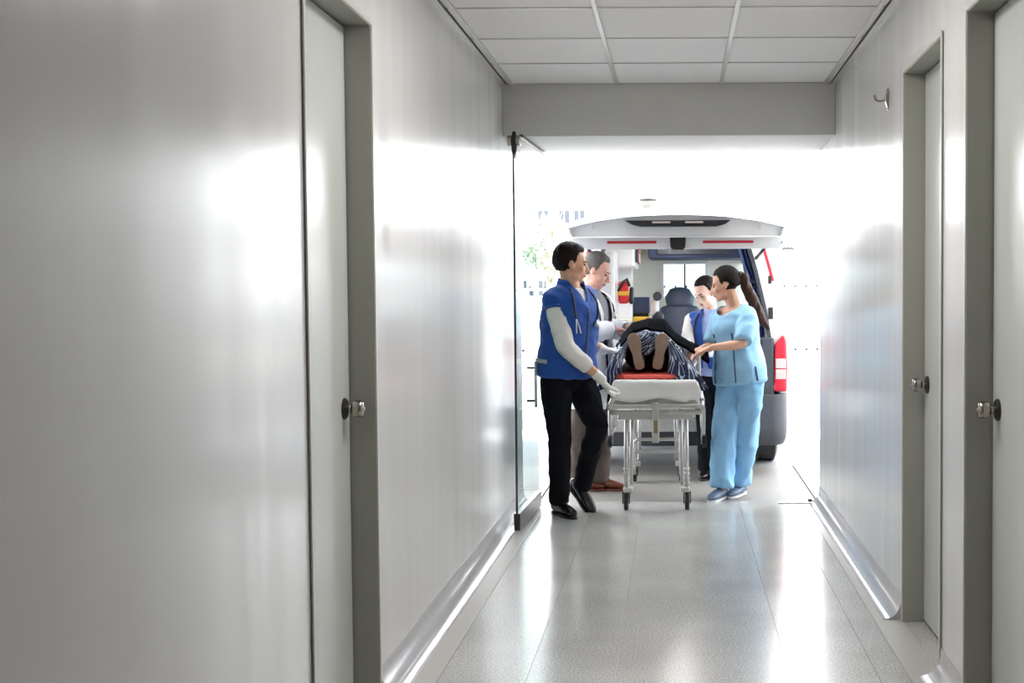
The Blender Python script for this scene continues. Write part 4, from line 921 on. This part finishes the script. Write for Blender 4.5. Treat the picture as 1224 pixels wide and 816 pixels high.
        h.chain([Q[-1], Q[-1] + d * 0.05 + w, Q[-1] + d * 0.09 + w * 1.6], [0.004] * 3, 8); h.chain([Q[-1], Q[-1] + d * 0.05 - w, Q[-1] + d * 0.09 - w * 1.6], [0.004] * 3, 8); obj('headset', h, 'steel', o, smooth=True)
        return o

# ---- paramedic in blue vest at the foot end
J = dict(hipR=(-0.745, 7.42, 0.85), hipL=(-0.625, 7.55, 0.85), neck=(-0.652, 7.47, 1.405), shR=(-0.752, 7.355, 1.325), shL=(-0.572, 7.60, 1.345), head=(-0.650, 7.475, 1.553), look=(0.95, 0.22, -0.12),
         elR=(-0.672, 7.275, 1.045), wrR=(-0.462, 7.365, 0.845), elL=(-0.63, 7.66, 1.10), wrL=(-0.468, 7.745, 1.005),
         knR=(-0.72, 7.375, 0.475), anR=(-0.735, 7.43, 0.085), toeR=(-0.675, 7.34, 0.03), knL=(-0.495, 7.40, 0.555), anL=(-0.605, 7.575, 0.165), toeL=(-0.525, 7.505, 0.075), flatL=0)
p = Person('man in royal blue vest and black trousers walking at the foot of the stretcher', J, 'skin', k=1.0)
H = {'R': dict(d=(0.35, 0.42, -0.75), n=(0.75, 0.1, 0.45), t=1, curl=0.75), 'L': dict(d=(0.75, 0.65, -0.08), n=(0.1, -0.1, -1), t=-1, curl=0.45)}
p.body(H); face_parts(p.bodyo, p.J['head'], p.R, 1.0, 'hair_dark')
hair_cap(p.root, p.J['head'], p.R, 1.0, 'hair_dark', dict(front=0.078, temple=-0.01, nape=-0.06, vol=0.010, quiff=0.9, back=0.004))
p.gloves(H, 'RL')
p.trousers('blacktrouser', hem=0.053, knee=0.062, thigh=0.09, end=1.02, wr=0.010)
p.shoes('shoeblack', 'black')
mb = MB(); mb.loft(p.T.rings(grow(p.prof, 0.004, 0.004), t0=0.3, t1=1.0)); p.yoke(mb, 0.05)
for S, to in (('R', 1.62), ('L', 1.45)): p.sleeve(mb, S, 0.058, 0.053, 0.043, to)
organic('shirt', mb, 'whiteknit', p.root, 0.008, 3, 0.0055, 8, (1, 1, 1.4))
vp = [(0.02, 0.192, 0.148), (0.10, 0.190, 0.146), (0.4, 0.178, 0.142), (0.7, 0.188, 0.148), (0.85, 0.176, 0.125), (0.94, 0.135, 0.098), (1.0, 0.085, 0.08)]
mb = MB(); mb.loft(p.T.rings(vp)); p.yoke(mb, 0.066, 0.98); u = p.T.frame(1.0)[2]
mb.chain([p.J['neck'] - u * 0.03, p.J['neck'] + u * 0.06], [0.084, 0.077], 22, round_ends=False)
T = p.T
vest = organic('vest', mb, 'vest', p.root, 0.009, 3, 0.008, 6, (1, 1, 1.3), solid=0.006, keep=lambda q: not (lambda t, x, y: (t > 0.80 and y > 0.02 and abs(x) < (t - 0.84) * 0.30) or t > 1.1)(*T.local(q)))
for S in 'RL':
    ax = nv(p.J['el' + S] - p.J['sh' + S]); c_ = lerp(p.J['sh' + S], p.J['el' + S], 0.20); ax = nv(ax + 0.35 * nv(p.J['sh' + S] - p.J['neck'])); e1 = nv(np.cross(ax, A(0, 0.3, 1))); e2 = np.cross(ax, e1)
    ring_ = [c_ + (e1 * math.cos(q) + e2 * math.sin(q)) * 0.068 for q in np.linspace(0, 2 * math.pi, 33)]
    obj('armhole_trim', MB().tube(ring_, 0.009, 8), 'vest', vest, smooth=True)
obj('zip', T.patch(vp, [(t, 0.0) for t in np.linspace(0.06, 0.80, 12)], 0.014, 0.012, 0.005), 'navy', vest)
obj('pocket_strip', T.patch(vp, [(0.185 - 0.0 * a, a) for a in np.linspace(1.45, 2.25, 10)], 0.024, 0.014, 0.006), 'greytape', vest, smooth=True)
p.steth(vp, [(0.99, -0.9), (0.93, -0.55), (0.85, -0.45), (0.74, -0.4), (0.66, -0.3)], [(0.99, 0.9), (0.93, 0.62), (0.84, 0.52), (0.74, 0.50), (0.68, 0.46)])

# ---- doctor in white coat
J = dict(hipR=(-0.66, 8.36, 0.84), hipL=(-0.585, 8.50, 0.84), neck=(-0.600, 8.42, 1.375), shR=(-0.662, 8.285, 1.295), shL=(-0.532, 8.56, 1.305), head=(-0.557, 8.415, 1.528), look=(0.86, -0.12, -0.42),
         elR=(-0.605, 8.13, 1.105), wrR=(-0.425, 8.30, 1.125), elL=(-0.50, 8.66, 1.09), wrL=(-0.33, 8.50, 1.13),
         knR=(-0.675, 8.30, 0.46), anR=(-0.705, 8.40, 0.085), toeR=(-0.585, 8.36, 0.03), knL=(-0.545, 8.45, 0.46), anL=(-0.555, 8.40, 0.085), toeL=(-0.435, 8.36, 0.03))
p = Person('grey haired man in white doctor coat and brown trousers leaning over the patient', J, 'skin_pink', k=1.0)
H = {'R': dict(d=(0.8, 0.55, -0.15), n=(0.1, 0.05, -1), t=-1, curl=0.3), 'L': dict(d=(0.7, -0.6, -0.25), n=(0.1, 0.05, -1), t=1, curl=0.3)}
H['R']['t'] = 1; H['L']['t'] = -1
p.body(H); face_parts(p.bodyo, p.J['head'], p.R, 1.0, 'hair_grey')
hair_cap(p.root, p.J['head'], p.R, 1.0, 'hair_grey', dict(front=0.088, temple=-0.005, nape=-0.06, vol=0.008, quiff=0.5))
p.trousers('browntrouser', hem=0.070, knee=0.075, thigh=0.092, wr=0.011, end=1.08); p.shoes('shoebrown', 'shoebrown')
mb = MB(); sp_ = grow(p.prof, 0.006, 0.006); mb.loft(p.T.rings(sp_, t0=0.1, t1=1.0)); u = p.T.frame(1.0)[2]; mb.chain([p.J['neck'] - u * 0.03, p.J['neck'] + u * 0.03], [0.070, 0.063], 20, round_ends=False); p.yoke(mb, 0.05, 0.5)
for S in 'RL': p.sleeve(mb, S, 0.055, 0.046, 0.037, 1.93)
organic('shirt', mb, 'greyshirt', p.root, 0.008, 3, 0.003, 9)
cp = [(-0.52, 0.205, 0.19), (-0.3, 0.20, 0.175), (0.0, 0.190, 0.150), (0.2, 0.178, 0.138), (0.4, 0.170, 0.130), (0.7, 0.182, 0.140), (0.85, 0.172, 0.122), (0.94, 0.125, 0.092), (1.0, 0.078, 0.076)]
mb = MB(); mb.loft(p.T.rings(cp, steps=26)); p.yoke(mb, 0.060, 0.85); mb.chain([p.J['neck'] - u * 0.03, p.J['neck'] + u * 0.02], [0.078, 0.074], 20, round_ends=False)
for S in 'RL': p.sleeve(mb, S, 0.070, 0.060, 0.050, 1.78)
T2 = p.T
organic('coat', mb, 'coat', p.root, 0.009, 3, 0.010, 7, (1, 1, 0.7), solid=0.005, keep=lambda q: not (lambda t, x, y: (y > 0.03 and t > -0.6 and t < 1.03 and abs(x) < 0.016 + max(0, t - 0.25) * 0.085 + max(0, -t) * 0.06) or t > 1.035 or t < -0.50)(*T2.local(q)))
p.steth(cp, [(0.99, -0.9), (0.93, -0.6), (0.84, -0.5), (0.76, -0.42)], [(0.99, 0.9), (0.93, 0.65), (0.82, 0.55), (0.72, 0.5), (0.66, 0.46)])

# ---- paramedic at the head end
J = dict(hipR=(0.20, 8.955, 0.80), hipL=(0.345, 8.885, 0.80), neck=(0.258, 8.845, 1.225), shR=(0.115, 8.925, 1.165), shL=(0.385, 8.79, 1.165), head=(0.208, 8.79, 1.372), look=(-0.62, -0.66, -0.45), tilt=0.08,
         elR=(0.07, 8.76, 0.985), wrR=(0.13, 8.60, 0.955), elL=(0.365, 8.63, 0.985), wrL=(0.235, 8.50, 0.945),
         knR=(0.215, 8.865, 0.44), anR=(0.225, 8.94, 0.08), toeR=(0.20, 8.84, 0.03), knL=(0.325, 8.84, 0.44), anL=(0.32, 8.95, 0.08), toeL=(0.29, 8.85, 0.03))
p = Person('woman in royal blue vest over lavender shirt standing by the ambulance opening', J, 'skin_fair', fem=True, k=0.95)
H = {'R': dict(d=(-0.2, -0.75, -0.5), n=(-0.5, 0.2, -0.9), t=1, curl=0.5), 'L': dict(d=(-0.85, -0.3, -0.25), n=(0, 0.1, -1), t=-1, curl=0.4)}
p.body(H); face_parts(p.bodyo, p.J['head'], p.R, 0.9, 'hair_dark')
hair_cap(p.root, p.J['head'], p.R, 0.93, 'hair_dark', dict(front=0.086, temple=0.01, nape=-0.055, vol=0.004, back=0.004, rough=0.5))
mb = MB(); mb.ell(p.J['head'] + p.R @ A(0, -0.115, 0.02), (0.035, 0.03, 0.035), p.R); obj('hair_bun', mb, 'hair_dark', p.root, smooth=True)
p.gloves(H, 'RL'); p.trousers('blacktrouser', hem=0.07, knee=0.072, thigh=0.09, end=1.06); p.shoes('shoeblack', 'black', 0.92)
lp = [(-0.03, 0.175, 0.135), (0.2, 0.165, 0.125), (0.45, 0.135, 0.108), (0.7, 0.142, 0.118), (0.86, 0.14, 0.095), (0.95, 0.10, 0.075), (1.0, 0.06, 0.058)]
mb = MB(); mb.loft(p.T.rings(lp)); u = p.T.frame(1.0)[2]; mb.chain([p.J['neck'] - u * 0.03, p.J['neck'] + u * 0.03], [0.062, 0.056], 20, round_ends=False); p.yoke(mb, 0.046, 0.6)
organic('shirt', mb, 'lavender', p.root, 0.008, 3, 0.004, 9)
mb = MB()
for S in 'RL': p.sleeve(mb, S, 0.060, 0.050, 0.040, 1.5)
organic('sleeves', mb, 'whiteknit', p.root, 0.008, 3, 0.004, 9)
vp = [(0.12, 0.172, 0.138), (0.3, 0.168, 0.136), (0.5, 0.162, 0.13), (0.7, 0.166, 0.136), (0.85, 0.160, 0.115), (0.94, 0.12, 0.088), (1.0, 0.078, 0.074)]
mb = MB(); mb.loft(p.T.rings(vp)); p.yoke(mb, 0.056, 0.8); mb.chain([p.J['neck'] - u * 0.03, p.J['neck'] + u * 0.035], [0.076, 0.072], 20, round_ends=False)
T3 = p.T
vest = organic('vest', mb, 'vest', p.root, 0.009, 3, 0.008, 7, solid=0.006, keep=lambda q: not (lambda t, x, y: (y > 0.02 and abs(x) < 0.014 + max(0, t - 0.6) * 0.07) or t > 1.06)(*T3.local(q)))
p.steth(vp, [(0.99, -0.8), (0.9, -0.55), (0.78, -0.42), (0.66, -0.4)], [(0.99, 0.8), (0.9, 0.55), (0.76, 0.42), (0.6, 0.36), (0.5, 0.32)])

# ---- nurse in light blue scrubs
J = dict(hipR=(0.368, 8.115, 0.82), hipL=(0.478, 8.005, 0.82), neck=(0.378, 8.06, 1.285), shR=(0.290, 8.160, 1.215), shL=(0.472, 7.955, 1.222), head=(0.322, 8.065, 1.425), look=(-0.90, 0.16, -0.22),
         elR=(0.235, 8.08, 1.01), wrR=(0.165, 7.93, 1.005), elL=(0.425, 7.83, 1.035), wrL=(0.225, 7.735, 1.02),
         knR=(0.315, 8.00, 0.44), anR=(0.292, 7.985, 0.075), toeR=(0.245, 7.90, 0.03), knL=(0.465, 8.05, 0.43), anL=(0.428, 8.14, 0.075), toeL=(0.385, 8.06, 0.03))
p = Person('young woman in light blue scrubs with a long brown ponytail', J, 'skin_warm', fem=True, k=0.97)
H = {'R': dict(d=(-0.75, -0.6, -0.2), n=(0.1, 0.1, -1), t=1, curl=0.7), 'L': dict(d=(-0.93, 0.05, -0.3), n=(0, 0.2, -1), t=-1, curl=0.75)}
p.body(H); face_parts(p.bodyo, p.J['head'], p.R, 0.92, 'hair_brown')
hair_cap(p.root, p.J['head'], p.R, 0.95, 'hair_dark', dict(front=0.078, temple=-0.008, ear=0.014, nape=-0.035, sweep=0.085, vol=0.005, back=0.004, rough=0.6))
mb = MB(); b = p.J['head'] + p.R @ A(0, -0.112, 0.045)
mb.chain([b, b + A(0.03, 0.0, -0.005), A(0.462, 8.07, 1.415), A(0.50, 8.08, 1.34), A(0.545, 8.08, 1.245), A(0.585, 8.07, 1.165), A(0.615, 8.06, 1.125)], [0.016, 0.022, 0.032, 0.036, 0.032, 0.024, 0.008], 16)
pt_ = organic('ponytail', mb, 'hair_brown', p.root, 0.006, 2, 0.004, 28, (1, 1, 0.35))
mb = MB(); mb.chain([b + A(0.002, 0, 0), b + A(0.016, 0, -0.002)], [0.021, 0.021], 14, round_ends=False); obj('hair_tie', mb, 'hair_grey', p.root)
p.trousers('scrubpant', hem=0.074, knee=0.074, thigh=0.092, end=0.97, wr=0.013); p.shoes('shoegrey', 'solewhite', 0.9)
tp = [(-0.10, 0.186, 0.150), (0.05, 0.180, 0.145), (0.25, 0.166, 0.132), (0.45, 0.146, 0.118), (0.7, 0.156, 0.132), (0.86, 0.150, 0.105), (0.95, 0.11, 0.08), (1.0, 0.066, 0.062)]
mb = MB(); mb.loft(p.T.rings(tp)); p.yoke(mb, 0.045, 0.75)
for S in 'RL': p.sleeve(mb, S, 0.054, 0.060, 0, 0.88)
T4 = p.T; NK = p.J['neck'] + T4.frame(0.95)[1] * 0.035 + T4.frame(0.95)[2] * 0.004
tun = organic('tunic', mb, 'scrub', p.root, 0.009, 3, 0.009, 7, (1, 1, 0.8), solid=0.004, keep=lambda q: np.linalg.norm(q - NK) > 0.094 and T4.local(q)[0] < 1.01)
for a in (-0.42, 0.42): obj('seam', T4.patch(tp, [(t, a * (1 + 0.15 * t)) for t in np.linspace(-0.08, 0.62, 14)], 0.007, 0.010, 0.006), 'seam', tun)
obj('seam', T4.patch(tp, [(t, -1.35) for t in np.linspace(-0.08, 0.12, 4)], 0.007, 0.010, 0.006), 'seam', tun)

# ---- patient, feet towards the corridor
J = dict(hipR=(-0.285, 8.62, 0.965), hipL=(-0.10, 8.62, 0.965), neck=(-0.195, 9.12, 0.965), shR=(-0.345, 9.04, 0.955), shL=(-0.045, 9.04, 0.955), head=(-0.195, 9.29, 0.995),
         look=(0, -0.25, 1), elR=(-0.37, 8.82, 0.945), wrR=(-0.31, 8.66, 1.03), elL=(-0.02, 8.82, 0.945), wrL=(-0.08, 8.66, 1.03),
         knR=(-0.275, 8.20, 1.01), anR=(-0.252, 7.785, 0.955), toeR=(-0.265, 7.72, 1.06), knL=(-0.10, 8.20, 1.01), anL=(-0.112, 7.785, 0.955), toeL=(-0.095, 7.72, 1.06))
p = Person('patient lying under a patterned blanket with shoe soles towards the corridor', J, 'skin', k=0.92, base=(-0.19, 8.4, 0.873))
p.R = np.array([A(-1, 0, 0), nv(A(0, -0.2, 1)), nv(A(0, 1, 0.2))]).T
H = {'R': dict(d=(0.6, -0.7, 0.1), n=(0, 0, -1), t=1, curl=0.3), 'L': dict(d=(-0.6, -0.7, 0.1), n=(0, 0, -1), t=-1, curl=0.3)}
p.body(H); hair_cap(p.root, p.J['head'], p.R, 0.92, 'hair_dark', dict(vol=0.006))
p.trousers('blackfleece', hem=0.085, knee=0.085, thigh=0.098, end=0.99)
mb = MB(); mb.loft(p.T.rings(grow(p.prof, 0.01, 0.01)))
for S in 'RL': p.sleeve(mb, S, 0.065, 0.055, 0.045, 1.8)
organic('shirt', mb, 'greyshirt', p.root, 0.01, 3, 0.004, 8)
def patient_shoe(hx, tx):
    hb = A(hx, 7.665, 0.885); tb = A(tx, 7.655, 1.115); f = nv(tb - hb); side = nv(A(1, 0, 0) - f * f[0]); n_ = nv(np.cross(side, f)); n_ = n_ if n_[1] > 0 else -n_
    L = np.linalg.norm(tb - hb); out = []
    pr = [(0.0, 0.004), (0.02, 0.024), (0.08, 0.032), (0.22, 0.033), (0.38, 0.029), (0.5, 0.031), (0.66, 0.040), (0.8, 0.043), (0.92, 0.034), (0.98, 0.018), (1.0, 0.003)]
    poly = [(t, w) for t, w in pr] + [(t, -w) for t, w in pr[::-1]]
    s_ = MB(); s_.loft([[hb + f * t * L + side * w * 0.98 for t, w in poly], [hb + f * t * L + side * w + n_ * 0.004 for t, w in poly], [hb + f * t * L + side * w + n_ * 0.018 for t, w in poly]])
    u_ = MB(); u_.chain([hb + f * 0.03 + n_ * 0.045, hb + f * 0.09 + n_ * 0.05, hb + f * 0.16 + n_ * 0.035, hb + f * 0.21 + n_ * 0.025], [(0.033, 0.03), (0.034, 0.034), (0.038, 0.024), (0.026, 0.014)], 16, side=side)
    u_.chain([hb + f * 0.05 + n_ * 0.05, hb + f * 0.06 + n_ * 0.1], [0.038, 0.04], 16)
    o = organic('shoe', u_, 'black', p.root, 0.007, 3); obj('sole', s_, 'sole', o, bevel=0.003)
    hl = MB(); ph = [(0.0, 0.004), (0.02, 0.023), (0.08, 0.031), (0.21, 0.031)]; pl = [(t, w) for t, w in ph] + [(t, -w) for t, w in ph[::-1]]
    hl.loft([[hb + f * t * L + side * w * 0.95 - n_ * 0.007 for t, w in pl], [hb + f * t * L + side * w * 0.98 + n_ * 0.002 for t, w in pl]]); obj('heel', hl, 'sole', o, bevel=0.002)
patient_shoe(-0.232, -0.284); patient_shoe(-0.128, -0.086)

# ---- patterned blanket over the patient, black lining folded back
def spline(tab, t):
    for i in range(len(tab) - 1):
        a, b = tab[i], tab[i + 1]
        if t <= b[0] or i == len(tab) - 2:
            k = min(max((t - a[0]) / (b[0] - a[0]), 0), 1); k = k * k * (3 - 2 * k); return a[1] + (b[1] - a[1]) * k
def blanket_surface(s, y):
    """s across from -1 (left hem) to 1 (right hem)"""
    xs = [(-1.0, -0.500), (-0.82, -0.462), (-0.55, -0.385), (-0.28, -0.29), (0.0, -0.19), (0.28, -0.085), (0.55, 0.01), (0.82, 0.105), (1.0, 0.175)]
    zs = [(-1.0, 0.745), (-0.82, 0.835), (-0.55, 0.985), (-0.28, 1.095), (0.0, 1.125), (0.28, 1.105), (0.55, 1.01), (0.82, 0.875), (1.0, 0.765)]
    x = spline(xs, s); z = spline(zs, s)
    peak = spline([(7.5, -0.03), (7.8, 0.0), (8.15, 0.05), (8.5, 0.02), (8.9, 0.02), (9.2, -0.01)], y); z += peak * max(0, 1 - abs(s) ** 2)
    wd_ = spline([(7.5, 1.02), (7.8, 1.0), (8.4, 0.96), (9.2, 0.95)], y); x = -0.18 + (x + 0.18) * wd_
    z += 0.014 * noise.noise((s * 3.2, y * 4.0, 1.5)) + 0.008 * math.sin(s * 14 + y * 6) * ss(0.3, 0.8, abs(s)); x += 0.012 * noise.noise((s * 4, y * 6, 8.5))
    return x, z
bl = empty('blanket', (-0.18, 8.3, 0.83)); tag(bl, 'navy blanket with white geometric pattern covering the patient', 'blanket')
mb = MB(); nu, nvv = 84, 84; mb.uv = []
for i in range(nvv + 1):
    v = i / nvv
    for j in range(nu + 1):
        s = -1 + 2 * j / nu
        yf = 7.765 - 0.185 * ss(0.38, 0.85, abs(s)) + 0.015 * math.sin(s * 17); y = yf + (9.10 - yf) * v
        x, z = blanket_surface(s, y)
        if v < 0.06: z -= 0.02 * (1 - v / 0.06) * (1 - abs(s)) 
        mb.v.append((x, y, z)); mb.uv.append((s * 0.75, v * 1.5))
for i in range(nvv):
    for j in range(nu): a = i * (nu + 1) + j; mb.f.append((a, a + 1, a + nu + 2, a + nu + 1))
o = obj('blanket_cloth', mb, 'blanket', bl, smooth=True); md = o.modifiers.new('thickness', 'SOLIDIFY'); md.thickness = 0.010; md.offset = 1
# folded-back flap: patterned outside, black fleece inside, lifted towards the nurse
def flap(y0, y1, lift, s0, s1, ex, droop):
    mb = MB(); mb.uv = []; n1, n2 = 60, 16
    for i in range(n2 + 1):
        v = i / n2
        for j in range(n1 + 1):
            u = j / n1; s = s0 + (s1 - s0) * u; y = y0 + (y1 - y0) * v; sc = min(s, 0.45); x, z = blanket_surface(sc, y + 0.08); z += lift * (1 - 0.3 * v)
            if s > 0.45:
                k = (s - 0.45); x += k * 0.37 * ex; z -= k * droop + 0.02 * k * k
            z += 0.006 * math.sin(u * 11 + v * 3)
            z -= 0.035 * (1 - v) ** 2
            mb.v.append((x, y, z)); mb.uv.append((s * 0.75, v * 0.4 + 2.0))
    for i in range(n2):
        for j in range(n1): a = i * (n1 + 1) + j; mb.f.append((a, a + 1, a + n1 + 2, a + n1 + 1))
    return mb
o = obj('black_lining', flap(7.84, 8.08, 0.030, -0.46, 1.05, 1.0, 0.20), 'blackfleece', bl, smooth=True); md = o.modifiers.new('thickness', 'SOLIDIFY'); md.thickness = 0.016; md.offset = 1
o = obj('turned_edge', flap(8.04, 8.40, 0.044, -0.62, 0.8, 1.0, 0.22), 'blanket', bl, smooth=True); md = o.modifiers.new('thickness', 'SOLIDIFY'); md.thickness = 0.014; md.offset = 1

# front folds of the blanket hanging round the feet
def fold(outer, inner, yo, yi, uv0, bulge=0.02, back=0.0):
    mb = MB(); mb.uv = []; n1, n2 = 30, 14
    def along(P, t):
        q = t * (len(P) - 1); i = min(int(q), len(P) - 2); return lerp(P[i], P[i + 1], q - i)
    for i in range(n2 + 1):
        w = i / n2
        for j in range(n1 + 1):
            t = j / n1; a = along(outer, t); b = along(inner, t); p = lerp(a, b, w)
            y = back * ss(0.35, 0.75, t) + yo + (yi - yo) * w - bulge * math.sin(math.pi * w) + 0.012 * math.sin(t * 9 + w * 7) + 0.01 * noise.noise((t * 4, w * 4, uv0))
            mb.v.append((p[0], y, p[1])); mb.uv.append((uv0 + w * 0.5 + t * 0.1, t * 0.62))
    for i in range(n2):
        for j in range(n1): a = i * (n1 + 1) + j; mb.f.append((a, a + 1, a + n1 + 2, a + n1 + 1))
    o = obj('front_fold', mb, 'blanket', bl, smooth=True); md = o.modifiers.new('thickness', 'SOLIDIFY'); md.thickness = 0.008; md.offset = 0
fold([(-0.512, 0.752), (-0.468, 0.845), (-0.385, 0.985), (-0.30, 1.085), (-0.23, 1.115)], [(-0.385, 0.79), (-0.350, 0.86), (-0.345, 0.95), (-0.315, 1.03), (-0.25, 1.075)], 7.585, 7.60, 0.0, 0.02, 0.125)
fold([(0.182, 0.755), (0.112, 0.875), (0.012, 1.01), (-0.075, 1.095), (-0.14, 1.118)], [(-0.045, 0.835), (-0.060, 0.87), (-0.045, 0.96), (-0.055, 1.04), (-0.12, 1.08)], 7.585, 7.60, 1.1, 0.03, 0.125)
fold([(-0.27, 1.10), (-0.22, 1.115), (-0.18, 1.12), (-0.14, 1.115), (-0.10, 1.10)], [(-0.255, 1.03), (-0.225, 0.985), (-0.195, 0.97), (-0.155, 1.005), (-0.115, 1.04)], 7.72, 7.70, 2.3, 0.01)
